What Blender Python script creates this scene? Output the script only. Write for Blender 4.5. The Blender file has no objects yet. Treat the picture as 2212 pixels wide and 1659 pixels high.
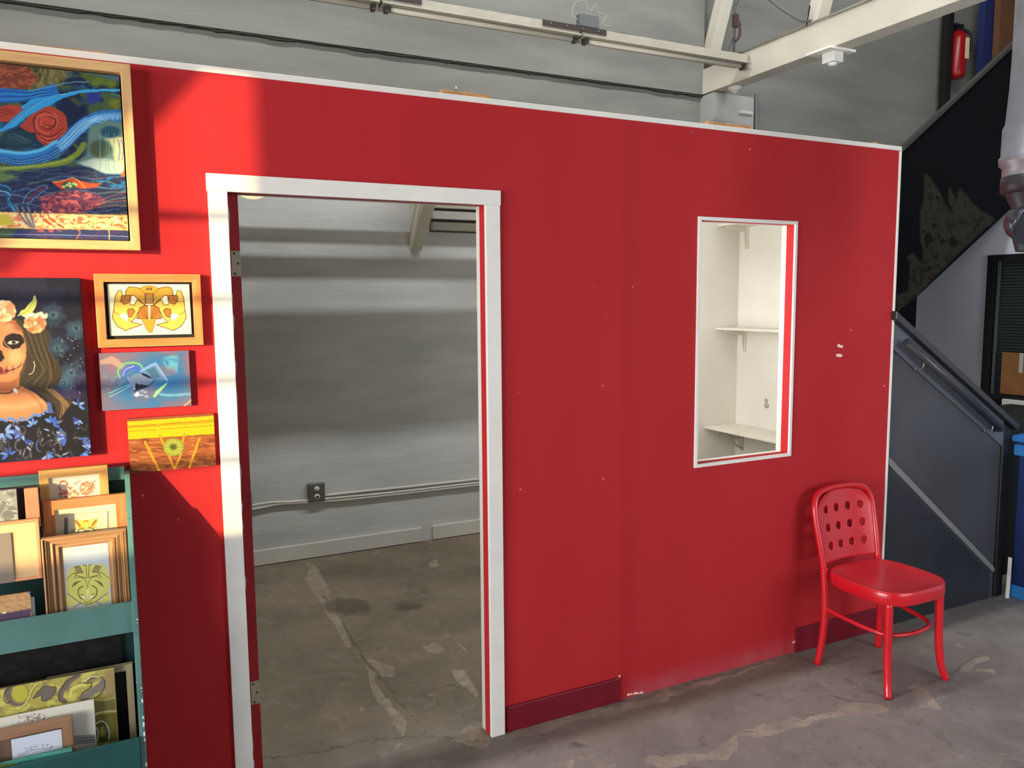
import bpy, bmesh, math, random
import numpy as np
from mathutils import Vector, Matrix

# ------------------------------------------------------------------ camera, sky, sun, lights, exposure
SC = bpy.context.scene
COL = SC.collection
W_PX, H_PX = 2212.0, 1659.0
F_PX, PITCH, YAW, ROLL, CAM_D, CAM_H = 1681.5, .1057, .4542, -.0082, 2.6597, 1.7064
cyaw, syaw = math.cos(YAW), math.sin(YAW)
FWD = Vector((syaw*math.cos(PITCH), cyaw*math.cos(PITCH), -math.sin(PITCH)))
RGT0 = Vector((cyaw, -syaw, 0)); UP0 = RGT0.cross(FWD)
RGT = math.cos(ROLL)*RGT0 + math.sin(ROLL)*UP0
UPV = -math.sin(ROLL)*RGT0 + math.cos(ROLL)*UP0
cd = bpy.data.cameras.new('camera'); cam = bpy.data.objects.new('camera', cd); COL.objects.link(cam)
m = Matrix.Identity(4)
for i in range(3):
    m[i][0] = RGT[i]; m[i][1] = UPV[i]; m[i][2] = -FWD[i]
m.translation = Vector((0, -CAM_D, CAM_H))
cam.matrix_world = m
cd.sensor_fit = 'HORIZONTAL'; cd.sensor_width = 36.0; cd.lens = 36.0*F_PX/W_PX
cd.clip_start = .02; cd.clip_end = 200
SC.camera = cam

SUN_DIR = Vector((1.2, 1.0, -.18)).normalized()
world = bpy.data.worlds.new('world'); SC.world = world; world.use_nodes = True
bg = world.node_tree.nodes['Background']
sky = world.node_tree.nodes.new('ShaderNodeTexSky'); sky.sky_type = 'NISHITA'
sky.sun_elevation = math.radians(7); sky.sun_rotation = math.atan2(-SUN_DIR.x, -SUN_DIR.y); sky.sun_disc = False
world.node_tree.links.new(sky.outputs[0], bg.inputs[0]); bg.inputs[1].default_value = .12

def light(name, typ, loc, direction, energy, color, **kw):
    l = bpy.data.lights.new(name, typ); l.energy = energy; l.color = color
    for k, v in kw.items(): setattr(l, k, v)
    o = bpy.data.objects.new(name, l); COL.objects.link(o); o.location = loc
    o.rotation_euler = Vector(direction).to_track_quat('-Z', 'Y').to_euler()
    return o
light('sun', 'SUN', (-10, -12, 6), SUN_DIR, 7.6, (1.0, .79, .40), angle=math.radians(.3))
# daylight at storefront and left openings; street, roof and closet panels are added fill
light('storefront_daylight', 'AREA', (-5.6, -4.75, 1.75), (.35, 1, 0), 310, (.90, .95, 1.0), shape='RECTANGLE', size=2.2, size_y=2.8)
light('side_window_daylight', 'AREA', (-7.25, -2.2, 1.9), (1, .22, 0), 560, (.98, .97, .94), shape='RECTANGLE', size=3.2, size_y=2.4)
light('street_side_fill', 'AREA', (4.2, -4.75, 2.0), (.1, 1, -.12), 140, (.86, .93, 1.0), shape='RECTANGLE', size=3.0, size_y=2.4)
light('roof_strip_fill', 'AREA', (2.4, .2, 5.5), (0, .45, -1), 185, (.97, .985, 1.0), shape='RECTANGLE', size=6.6, size_y=.12)
light('closet_fill', 'AREA', (2.1, .5, 1.65), (1, .2, .02), 15, (1.0, .97, .90), shape='RECTANGLE', size=.5, size_y=1.1)
SC.view_settings.view_transform = 'Standard'
SC.view_settings.look = 'None'
SC.view_settings.gamma = 1; SC.view_settings.use_curve_mapping = False
SC.view_settings.exposure = 0.0

# ------------------------------------------------------------------ helpers
R_ = np.array([list(RGT), list(UPV), list(FWD)]); CAMP = np.array([0, -CAM_D, CAM_H])
def proj(P):                                   # world -> photo position (to read painted motifs off the photograph)
    v = (np.asarray(P, float)-CAMP) @ R_.T
    return W_PX/2+F_PX*v[..., 0]/v[..., 2], H_PX/2-F_PX*v[..., 1]/v[..., 2]
def at(px, py, axis, val):                     # photo position -> world point on plane axis=val
    d = R_.T @ np.array([(px-W_PX/2)/F_PX, -(py-H_PX/2)/F_PX, 1.0])
    t = (val-CAMP[axis])/d[axis]
    return CAMP+t*d
def srgb(*c):
    c = np.array(c, float)/255.0
    return tuple(np.where(c <= .04045, c/12.92, ((c+.055)/1.055)**2.4))

MATS = {}
def mat(name, col, rough=.6, metal=0, noise=0, nscale=8, stretch=(1, 1, 1), col2=None, bump=0, bscale=60, spec=.5, emit=0, coat=0):
    if name in MATS: return MATS[name]
    M = bpy.data.materials.new(name); M.use_nodes = True; N = M.node_tree.nodes; L = M.node_tree.links
    b = N['Principled BSDF']
    lin = srgb(*col)
    b.inputs['Roughness'].default_value = rough; b.inputs['Metallic'].default_value = metal
    b.inputs['Specular IOR Level'].default_value = spec
    if coat: b.inputs['Coat Weight'].default_value = coat; b.inputs['Coat Roughness'].default_value = .12
    tc = N.new('ShaderNodeTexCoord'); mp = N.new('ShaderNodeMapping'); mp.inputs['Scale'].default_value = stretch
    L.new(tc.outputs['Object'], mp.inputs[0])
    if col2 is None: col2 = tuple(max(0, c*(1-noise)) for c in col)
    nz = N.new('ShaderNodeTexNoise'); nz.inputs['Scale'].default_value = nscale; nz.inputs['Detail'].default_value = 6
    L.new(mp.outputs[0], nz.inputs[0])
    rp = N.new('ShaderNodeValToRGB'); rp.color_ramp.elements[0].position = .35; rp.color_ramp.elements[1].position = .65
    rp.color_ramp.elements[0].color = (*srgb(*col2), 1); rp.color_ramp.elements[1].color = (*lin, 1)
    L.new(nz.outputs[0], rp.inputs[0]); L.new(rp.outputs[0], b.inputs['Base Color'])
    if bump:
        n2 = N.new('ShaderNodeTexNoise'); n2.inputs['Scale'].default_value = bscale; n2.inputs['Detail'].default_value = 4
        L.new(mp.outputs[0], n2.inputs[0])
        bp = N.new('ShaderNodeBump'); bp.inputs['Strength'].default_value = bump; bp.inputs['Distance'].default_value = .004
        L.new(n2.outputs[0], bp.inputs['Height']); L.new(bp.outputs[0], b.inputs['Normal'])
    if emit:
        b.inputs['Emission Color'].default_value = (*lin, 1); b.inputs['Emission Strength'].default_value = emit
    MATS[name] = M
    return M

class MB:
    def __init__(s): s.v = []; s.f = []; s.mi = []; s.sm = []
    def add(s, vs, fs, mi=0, smooth=False):
        o = len(s.v); s.v += [tuple(map(float, v)) for v in vs]; s.f += [tuple(i+o for i in f) for f in fs]
        s.mi += [mi]*len(fs); s.sm += [smooth]*len(fs); return s
    def box(s, x0, x1, y0, y1, z0, z1, mi=0):
        vs = [(x, y, z) for x in (x0, x1) for y in (y0, y1) for z in (z0, z1)]
        return s.add(vs, [(0, 1, 3, 2), (4, 6, 7, 5), (0, 4, 5, 1), (2, 3, 7, 6), (0, 2, 6, 4), (1, 5, 7, 3)], mi)
    def prism(s, pts, axis, a, b, mi=0):       # polygon in the two other axes, extruded along axis from a to b
        def mk3(p, t):
            if axis == 0: return (t, p[0], p[1])
            if axis == 1: return (p[0], t, p[1])
            return (p[0], p[1], t)
        n = len(pts); vs = [mk3(p, a) for p in pts]+[mk3(p, b) for p in pts]
        return s.add(vs, [tuple(range(n)), tuple(range(2*n-1, n-1, -1))]+[(i, (i+1) % n, (i+1) % n+n, i+n) for i in range(n)], mi)
    def beam(s, p, q, w, h, up=(0, 0, 1), mi=0):
        p = Vector(p); q = Vector(q); d = (q-p).normalized(); u = Vector(up)
        sd = d.cross(u).normalized(); u2 = sd.cross(d).normalized()
        vs = [e+sd*(i*w/2)+u2*(j*h/2) for e in (p, q) for i, j in ((-1, -1), (1, -1), (1, 1), (-1, 1))]
        return s.add(vs, [(0, 1, 2, 3), (7, 6, 5, 4), (0, 4, 5, 1), (1, 5, 6, 2), (2, 6, 7, 3), (3, 7, 4, 0)], mi)
    def tube(s, pts, r, n=14, closed=False, mi=0, caps=True):
        pts = [Vector(p) for p in pts]; m_ = len(pts)
        rr = r if hasattr(r, '__len__') else [r]*m_
        vs = []; nrm = None
        for i, p in enumerate(pts):
            if closed: t = pts[(i+1) % m_]-pts[i-1]
            else: t = pts[min(i+1, m_-1)]-pts[max(i-1, 0)]
            t.normalize()
            if nrm is None:
                nrm = t.orthogonal().normalized()
            nrm = (nrm-t*nrm.dot(t)).normalized(); b = t.cross(nrm)
            for k in range(n):
                a = 2*math.pi*k/n; vs.append(p+(nrm*math.cos(a)+b*math.sin(a))*rr[i])
        fs = []
        for i in range(m_ if closed else m_-1):
            j = (i+1) % m_
            for k in range(n): fs.append((i*n+k, i*n+(k+1) % n, j*n+(k+1) % n, j*n+k))
        s.add(vs, fs, mi, True)
        if not closed and caps:
            o = len(s.v)-len(vs)
            s.f.append(tuple(o+k for k in range(n-1, -1, -1))); s.f.append(tuple(o+(m_-1)*n+k for k in range(n)))
            s.mi += [mi]*2; s.sm += [False]*2
        return s
    def lathe(s, c, prof, axis=(0, 0, 1), n=24, mi=0):   # prof: (radius, distance along axis)
        c = Vector(c); ax = Vector(axis).normalized()
        pts = [c+ax*h for r, h in prof]; o1 = ax.orthogonal().normalized(); o2 = ax.cross(o1)
        vs = []
        for (r, h), p in zip(prof, pts):
            for k in range(n):
                a = 2*math.pi*k/n; vs.append(p+(o1*math.cos(a)+o2*math.sin(a))*max(r, 1e-5))
        fs = [(i*n+k, i*n+(k+1) % n, (i+1)*n+(k+1) % n, (i+1)*n+k) for i in range(len(prof)-1) for k in range(n)]
        return s.add(vs, fs, mi, True)

ORG = {}
def link(o, parent):
    COL.objects.link(o)
    if parent is not None: o.parent = parent
def mk(name, mb, mats, parent=None, bevel=0, origin=None, fix=True):
    if not isinstance(mats, (list, tuple)): mats = [mats]
    V = np.array(mb.v)
    if origin is None:
        if parent is None:
            lo, hi = V.min(0), V.max(0); origin = ((lo[0]+hi[0])/2, (lo[1]+hi[1])/2, lo[2])
        else: origin = ORG[parent.name]
    me = bpy.data.meshes.new(name); me.from_pydata((V-np.array(origin)).tolist(), [], mb.f)
    for q in mats: me.materials.append(q)
    me.polygons.foreach_set('material_index', mb.mi); me.polygons.foreach_set('use_smooth', mb.sm)
    if fix:
        b = bmesh.new(); b.from_mesh(me); bmesh.ops.recalc_face_normals(b, faces=b.faces); b.to_mesh(me); b.free()
    me.update()
    o = bpy.data.objects.new(name, me); link(o, parent)
    if parent is None: o.location = origin
    ORG[o.name] = tuple(origin)
    if bevel:
        md = o.modifiers.new('bevel', 'BEVEL'); md.width = bevel; md.segments = 2; md.limit_method = 'ANGLE'
    return o
def empty(name, loc, label, cat, group=None):
    o = bpy.data.objects.new(name, None); COL.objects.link(o); o.location = loc; o.empty_display_size = .1
    ORG[o.name] = tuple(loc); tag(o, label, cat, group); return o
def tag(o, label, cat, group=None, kind=None):
    o['label'] = label; o['category'] = cat
    if group: o['group'] = group
    if kind: o['kind'] = kind
    return o
def struct(o): o['kind'] = 'structure'; return o
def box(x0, x1, y0, y1, z0, z1): return MB().box(x0, x1, y0, y1, z0, z1)

def ribbon(pts, n=8):                          # catmull-rom through the points
    P = np.array(pts, float); out = []
    Q = np.vstack([2*P[0]-P[1], P, 2*P[-1]-P[-2]])
    for i in range(1, len(Q)-2):
        for t in np.linspace(0, 1, n, endpoint=False):
            a, b, c, d = Q[i-1], Q[i], Q[i+1], Q[i+2]
            out.append(.5*((2*b)+(-a+c)*t+(2*a-5*b+4*c-d)*t*t+(-a+3*b-3*c+d)*t**3))
    out.append(P[-1]); return np.array(out)

# ------------------------------------------------------------------ painting on a fine grid of vertices
_rng = np.random.RandomState(7); _lat = _rng.rand(256, 256)
def vnoise(x, y):
    xi = np.floor(x).astype(int); yi = np.floor(y).astype(int); fx = x-xi; fy = y-yi
    fx = fx*fx*(3-2*fx); fy = fy*fy*(3-2*fy); g = lambda a, b: _lat[a & 255, b & 255]
    return (g(xi, yi)*(1-fx)+g(xi+1, yi)*fx)*(1-fy)+(g(xi, yi+1)*(1-fx)+g(xi+1, yi+1)*fx)*fy
def fbm(x, y, o=4):
    s = 0; a = .5
    for i in range(o): s = s+a*vnoise(x*2**i+17*i, y*2**i+31*i); a *= .5
    return s/(1-.5**o)
class Pic:
    """a picture surface: colour per vertex, motifs read off a photo crop with origin (ox, oy) and scale s"""
    def __init__(s, x0, x1, z0, z1, y, pitch, ox=0, oy=0, sc=1.0, base=(128, 128, 128)):
        s.gx = max(2, int(round((x1-x0)/pitch))+1); s.gz = max(2, int(round((z1-z0)/pitch))+1)
        X, Z = np.meshgrid(np.linspace(x0, x1, s.gx), np.linspace(z0, z1, s.gz))
        s.X = X.ravel(); s.Z = Z.ravel(); s.y = y; s.rect = (x0, x1, z0, z1)
        px, py = proj(np.stack([s.X, np.full_like(s.X, y), s.Z], 1))
        s.u = (px-ox)*sc; s.w = (py-oy)*sc
        s.c = np.tile(np.array(base, float), (len(s.X), 1)); s.wob(0, 1)
    def wob(s, amt, size):
        s.a = s.u+amt*(fbm(s.u/size, s.w/size)-.5)*2; s.b = s.w+amt*(fbm(s.u/size+50, s.w/size+50)-.5)*2
    def mix(s, m, col, al=1.0):
        m = np.clip(m*al, 0, 1)[:, None]; s.c = s.c*(1-m)+np.array(col, float)*m
    def _sd(s, pts):
        P = np.array(pts, float); n = len(P); ins = np.zeros(len(s.a), bool); d2 = np.full(len(s.a), 1e12)
        for i in range(n):
            x1, y1 = P[i]; x2, y2 = P[(i+1) % n]
            cond = ((y1 > s.b) != (y2 > s.b))
            with np.errstate(all='ignore'): xx = (x2-x1)*(s.b-y1)/((y2-y1) if y2 != y1 else 1e-9)+x1
            ins ^= cond & (s.a < xx)
            dx, dy = x2-x1, y2-y1; t = np.clip(((s.a-x1)*dx+(s.b-y1)*dy)/(dx*dx+dy*dy+1e-9), 0, 1)
            d2 = np.minimum(d2, (s.a-x1-t*dx)**2+(s.b-y1-t*dy)**2)
        d = np.sqrt(d2); return np.where(ins, d, -d)
    def poly(s, pts, col, soft=3, al=1.0, smooth=False):
        if smooth:
            q = ribbon(list(pts)+[pts[0]], 5)[:-1]; pts = q
        s.mix(s._sd(pts)/soft+.5, col, al)
    def line(s, pts, w, col, soft=2.5, al=1.0, smooth=True):
        if smooth and len(pts) > 2: pts = ribbon(pts, 6)
        P = np.array(pts, float); d2 = np.full(len(s.a), 1e12)
        for i in range(len(P)-1):
            x1, y1 = P[i]; dx, dy = P[i+1]-P[i]; t = np.clip(((s.a-x1)*dx+(s.b-y1)*dy)/(dx*dx+dy*dy+1e-9), 0, 1)
            d2 = np.minimum(d2, (s.a-x1-t*dx)**2+(s.b-y1-t*dy)**2)
        s.mix((w/2-np.sqrt(d2))/soft+.5, col, al)
    def ell(s, cx, cy, rx, ry, col, soft=3, al=1.0, rot=0):
        c, q = math.cos(rot), math.sin(rot); dx = s.a-cx; dy = s.b-cy
        X = (dx*c+dy*q)/rx; Y = (-dx*q+dy*c)/ry
        s.mix((1-np.sqrt(X*X+Y*Y))*min(rx, ry)/soft+.5, col, al)
    def nz(s, col, sx, sy, lo=.5, hi=.6, al=1.0, region=None, off=0):
        n = np.clip((fbm(s.a/sx+off, s.b/sy+off)-lo)/(hi-lo), 0, 1)
        if region is not None: n = n*np.clip(s._sd(region)/15+.5, 0, 1)
        s.mix(n, col, al)
    def build(s, name, parent, thick, material, side=None, origin=None):
        nx, nz = s.gx, s.gz; N = nx*nz
        V = np.stack([s.X, np.full_like(s.X, s.y), s.Z], 1)
        idx = np.arange(N).reshape(nz, nx)
        q = np.stack([idx[:-1, :-1], idx[:-1, 1:], idx[1:, 1:], idx[1:, :-1]], -1).reshape(-1, 4)
        ring = np.concatenate([idx[0, :], idx[1:, -1], idx[-1, :-1][::-1], idx[1:-1, 0][::-1]])
        B = V[ring].copy(); F0 = V[ring].copy(); B[:, 1] += thick; k = len(ring); j = np.roll(np.arange(k), -1)
        V2 = np.vstack([V, F0, B]); a0 = N+np.arange(k); b0 = N+k+np.arange(k)
        q2 = np.stack([a0, b0, b0[j], a0[j]], -1); quads = np.vstack([q, q2])
        c = s.c[ring] if side is None else np.tile(np.array(side, float), (k, 1))
        C = np.vstack([s.c, c, c]); C = np.clip(C, 0, 255)/255.0
        C = np.where(C <= .04045, C/12.92, ((C+.055)/1.055)**2.4)
        if origin is None:
            origin = ORG[parent.name] if parent is not None else ((s.rect[0]+s.rect[1])/2, s.y+thick/2, s.rect[2])
        V2 = V2-np.array(origin)
        nf = len(quads); me = bpy.data.meshes.new(name)
        me.vertices.add(len(V2)); me.vertices.foreach_set('co', V2.ravel().astype(np.float32))
        faces = nf+1; loops = np.concatenate([quads.ravel(), b0[::-1]])
        me.loops.add(len(loops)); me.loops.foreach_set('vertex_index', loops.astype(np.int32))
        me.polygons.add(faces); st = np.concatenate([np.arange(nf)*4, [nf*4]]); me.polygons.foreach_set('loop_start', st.astype(np.int32))
        at_ = me.color_attributes.new('paint', 'FLOAT_COLOR', 'POINT')
        at_.data.foreach_set('color', np.hstack([C, np.ones((len(C), 1))]).ravel().astype(np.float32))
        me.materials.append(material); me.update(calc_edges=True); me.validate()
        o = bpy.data.objects.new(name, me); link(o, parent)
        if parent is None: o.location = origin
        ORG[o.name] = tuple(origin); return o
def paint_mat(name, rough, gloss_noise=.0, spec=.4, bump=.15):
    M = bpy.data.materials.new(name); M.use_nodes = True; N = M.node_tree.nodes; L = M.node_tree.links; b = N['Principled BSDF']
    a = N.new('ShaderNodeAttribute'); a.attribute_name = 'paint'; L.new(a.outputs['Color'], b.inputs['Base Color'])
    b.inputs['Roughness'].default_value = rough; b.inputs['Specular IOR Level'].default_value = spec
    tc = N.new('ShaderNodeTexCoord'); n = N.new('ShaderNodeTexNoise'); n.inputs['Scale'].default_value = 220; n.inputs['Detail'].default_value = 3
    L.new(tc.outputs['Object'], n.inputs[0]); bp = N.new('ShaderNodeBump'); bp.inputs['Strength'].default_value = bump; bp.inputs['Distance'].default_value = .001
    L.new(n.outputs[0], bp.inputs['Height']); L.new(bp.outputs[0], b.inputs['Normal'])
    return M
PAINT = paint_mat('acrylic_paint', .45); PAPER = paint_mat('paper_print', .7, spec=.25, bump=.05)
# ------------------------------------------------------------------ materials of the room
def red_wall_mat():
    M = bpy.data.materials.new('red_wall_paint'); M.use_nodes = True; N = M.node_tree.nodes; L = M.node_tree.links; b = N['Principled BSDF']
    tc = N.new('ShaderNodeTexCoord'); n = N.new('ShaderNodeTexNoise'); n.inputs['Scale'].default_value = 1.6; n.inputs['Detail'].default_value = 5
    mp = N.new('ShaderNodeMapping'); mp.inputs['Scale'].default_value = (1.6, 1, .6)
    L.new(tc.outputs['Object'], mp.inputs[0]); L.new(mp.outputs[0], n.inputs[0])
    rp = N.new('ShaderNodeValToRGB'); rp.color_ramp.elements[0].position = .3; rp.color_ramp.elements[1].position = .7
    rp.color_ramp.elements[0].color = (*srgb(175, 36, 41), 1); rp.color_ramp.elements[1].color = (*srgb(183, 42, 47), 1)
    L.new(n.outputs[0], rp.inputs[0])
    # a slightly darker painted joint between two boards, and a worn pale band low down between the baseboards
    sx = N.new('ShaderNodeSeparateXYZ'); L.new(tc.outputs['Object'], sx.inputs[0])
    def ramp(sock, pts):
        r = N.new('ShaderNodeMapRange'); r.inputs[1].default_value, r.inputs[2].default_value, r.inputs[3].default_value, r.inputs[4].default_value = pts
        r.interpolation_type = 'SMOOTHSTEP'; L.new(sock, r.inputs[0]); return r.outputs[0]
    def mul(a, c):
        q = N.new('ShaderNodeMath'); q.operation = 'MULTIPLY'
        L.new(a, q.inputs[0])
        if isinstance(c, float): q.inputs[1].default_value = c
        else: L.new(c, q.inputs[1])
        return q.outputs[0]
    joint = mul(mul(ramp(sx.outputs['X'], (1.795, 1.805, 0, 1)), ramp(sx.outputs['X'], (1.83, 1.92, 1, 0))), .3)
    mx = N.new('ShaderNodeMix'); mx.data_type = 'RGBA'; L.new(joint, mx.inputs[0]); L.new(rp.outputs[0], mx.inputs[6]); mx.inputs[7].default_value = (*srgb(160, 28, 36), 1)
    n3 = N.new('ShaderNodeTexNoise'); n3.inputs['Scale'].default_value = 9; L.new(tc.outputs['Object'], n3.inputs[0])
    wear = mul(mul(mul(ramp(sx.outputs['Z'], (.01, .11, 1, 0)), ramp(sx.outputs['X'], (1.8, 1.9, 0, 1))), n3.outputs[0]), 1.0)
    m2 = N.new('ShaderNodeMix'); m2.data_type = 'RGBA'; L.new(wear, m2.inputs[0]); L.new(mx.outputs[2], m2.inputs[6]); m2.inputs[7].default_value = (*srgb(180, 84, 92), 1)
    L.new(m2.outputs[2], b.inputs['Base Color'])
    b.inputs['Roughness'].default_value = .68; b.inputs['Specular IOR Level'].default_value = .18
    n2 = N.new('ShaderNodeTexNoise'); n2.inputs['Scale'].default_value = 160; L.new(tc.outputs['Object'], n2.inputs[0])
    bp = N.new('ShaderNodeBump'); bp.inputs['Strength'].default_value = .12; bp.inputs['Distance'].default_value = .002
    L.new(n2.outputs[0], bp.inputs['Height']); L.new(bp.outputs[0], b.inputs['Normal'])
    return M
RED = red_wall_mat()
REDJ = mat('red_jamb_paint', (168, 26, 34), .4, noise=.15, nscale=5)
MAROON = mat('maroon_baseboard_paint', (120, 12, 34), .35, noise=.12, nscale=12)
WHITE = mat('white_trim_paint', (235, 232, 224), .5, noise=.03, nscale=9)
ROOMW = mat('white_wall_paint', (214, 210, 200), .8, noise=.05, nscale=2.2, bump=.12, bscale=30)
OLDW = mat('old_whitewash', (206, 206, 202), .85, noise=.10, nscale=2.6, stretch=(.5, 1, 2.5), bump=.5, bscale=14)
DARKERW = mat('darker_whitewash', (130, 129, 122), .9, noise=.12, nscale=2.2, stretch=(.5, 1, 2.5), bump=.5, bscale=14)  # darker whitewash tone for the upper back wall
GREYW = mat('grey_wall_paint', (118, 118, 120), .85, noise=.08, nscale=2)
BEAMW = mat('painted_timber', (206, 200, 184), .7, noise=.06, nscale=3, bump=.25, bscale=25)
DARK = mat('charcoal_paint', (68, 69, 73), .5, noise=.14, nscale=2.0)
DARK2 = mat('slate_paint', (88, 91, 100), .55, noise=.10, nscale=3)
BLACKP = mat('black_panel_paint', (9, 10, 14), .6, noise=.3, nscale=3)
BLACK = mat('black_metal', (18, 18, 19), .5, noise=.2)
STEEL = mat('galvanised_steel', (150, 152, 155), .35, 1.0, noise=.15, nscale=20)
GREYM = mat('fixture_enamel', (172, 166, 150), .45, noise=.06, nscale=12)
RAWWOOD = mat('raw_pine', (205, 150, 95), .7, noise=.25, nscale=12, stretch=(1, 6, 6))

# ------------------------------------------------------------------ floor (concrete, one large worn slab)
def floor_mat():
    M = bpy.data.materials.new('worn_concrete'); M.use_nodes = True; N = M.node_tree.nodes; L = M.node_tree.links; b = N['Principled BSDF']
    tc = N.new('ShaderNodeTexCoord')
    def noise(sc, det=8, dist=0, vec=None, rough=.6):
        n = N.new('ShaderNodeTexNoise'); n.inputs['Scale'].default_value = sc; n.inputs['Detail'].default_value = det
        n.inputs['Distortion'].default_value = dist; n.inputs['Roughness'].default_value = rough
        L.new(vec or tc.outputs['Object'], n.inputs[0]); return n.outputs[0]
    def ramp(s, p0, p1, c0, c1):
        r = N.new('ShaderNodeValToRGB'); e = r.color_ramp.elements; e[0].position = p0; e[1].position = p1; e[0].color = (*srgb(*c0), 1); e[1].color = (*srgb(*c1), 1); L.new(s, r.inputs[0]); return r.outputs[0]
    def mix(f, a, c):
        q = N.new('ShaderNodeMix'); q.data_type = 'RGBA'; L.new(f, q.inputs[0]); L.new(a, q.inputs[6])
        if isinstance(c, tuple): q.inputs[7].default_value = (*srgb(*c), 1)
        else: L.new(c, q.inputs[7])
        return q.outputs[2]
    def rng(s, a, b_, lo=0, hi=1):
        r = N.new('ShaderNodeMapRange'); r.inputs[1].default_value = a; r.inputs[2].default_value = b_; r.inputs[3].default_value = lo; r.inputs[4].default_value = hi
        L.new(s, r.inputs[0]); return r.outputs[0]
    def math_(op, a, c):
        q = N.new('ShaderNodeMath'); q.operation = op; L.new(a, q.inputs[0])
        if isinstance(c, (int, float)): q.inputs[1].default_value = c
        else: L.new(c, q.inputs[1])
        return q.outputs[0]
    at_ = N.new('ShaderNodeAttribute'); at_.attribute_name = 'wear'
    sp = N.new('ShaderNodeSeparateColor'); L.new(at_.outputs['Color'], sp.inputs[0])
    grey = ramp(noise(2.2, 9, .6), .30, .70, (108, 101, 96), (140, 132, 126))
    olive = ramp(noise(1.7, 9, .8), .30, .70, (98, 89, 72), (134, 122, 102))
    c = mix(sp.outputs[2], grey, olive)
    # broad soft stains
    c = mix(rng(noise(4.5, 10, 1.2), .52, .72, 0, .35), c, (112, 104, 95))
    # scattered small pale flakes
    c = mix(rng(noise(15, 4, .4), .67, .72, 0, .5), c, (160, 148, 132))
    c = mix(rng(noise(7, 10, 1.5), .56, .70, 0, .45), c, (150, 141, 130))
    c = mix(rng(noise(11, 10, 2.0), .55, .68, 0, .4), c, (88, 80, 72))
    c = mix(rng(noise(70, 2), .72, .76, 0, .5), c, (170, 160, 150))
    fine = noise(24, 8, .8)
    # red channel: pale patches; green channel: dark cracks
    f1 = rng(math_('ADD', sp.outputs[0], math_('MULTIPLY', math_('SUBTRACT', fine, .5), .9)), .46, .54)
    c = mix(math_('MULTIPLY', f1, rng(noise(14, 8, 1.0), .3, .7, .15, .8)), c, ramp(noise(9, 6), .35, .65, (146, 130, 112), (182, 166, 147)))
    f2 = rng(math_('ADD', math_('MULTIPLY', sp.outputs[1], math_('ADD', noise(6, 5), .35)), math_('MULTIPLY', math_('SUBTRACT', fine, .5), .9)), .42, .80)
    c = mix(math_('MULTIPLY', f2, .6), c, (70, 63, 57))
    L.new(c, b.inputs['Base Color'])
    L.new(rng(noise(3, 6), .3, .7, .5, .8), b.inputs['Roughness']); b.inputs['Specular IOR Level'].default_value = .35
    bp = N.new('ShaderNodeBump'); bp.inputs['Strength'].default_value = .35; bp.inputs['Distance'].default_value = .006
    h = math_('SUBTRACT', math_('ADD', noise(12, 9), math_('MULTIPLY', f1, .25)), math_('MULTIPLY', f2, .6))
    L.new(h, bp.inputs['Height']); L.new(bp.outputs[0], b.inputs['Normal'])
    return M
class FloorPic(Pic):
    def __init__(s, x0, x1, y0, y1, pitch):
        s.gx = int((x1-x0)/pitch)+1; s.gz = int((y1-y0)/pitch)+1
        X, Y = np.meshgrid(np.linspace(x0, x1, s.gx), np.linspace(y0, y1, s.gz))
        s.X = X.ravel(); s.Y = Y.ravel()
        px, py = proj(np.stack([s.X, s.Y, 0*s.X], 1)); s.u = px; s.w = py
        s.c = np.zeros((len(s.X), 3)); s.wob(0, 1)
FX0, FX1, FY0, FY1 = -.3, 5.6, -1.9, 2.55
fp = FloorPic(FX0, FX1, FY0, FY1, .009)
inner = (fp.Y > .035) & (fp.X < 3.42)
fp.c[:, 2] = np.clip((fp.Y+.35)/.7, 0, 1)*np.where(fp.X < 3.42, 1, np.clip(1-(fp.X-3.42)/.3, 0, 1))*.95
def ch(k, fn, *a, **kw):
    keep = fp.c.copy(); col = [0, 0, 0]; col[k] = 1
    save = fp.c; fp.c = np.zeros_like(save); fn(*a, (1, 1, 1), **kw); v = fp.c[:, 0]; fp.c = keep; fp.c[:, k] = np.maximum(fp.c[:, k], v)
fp.wob(9, 22)
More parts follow.
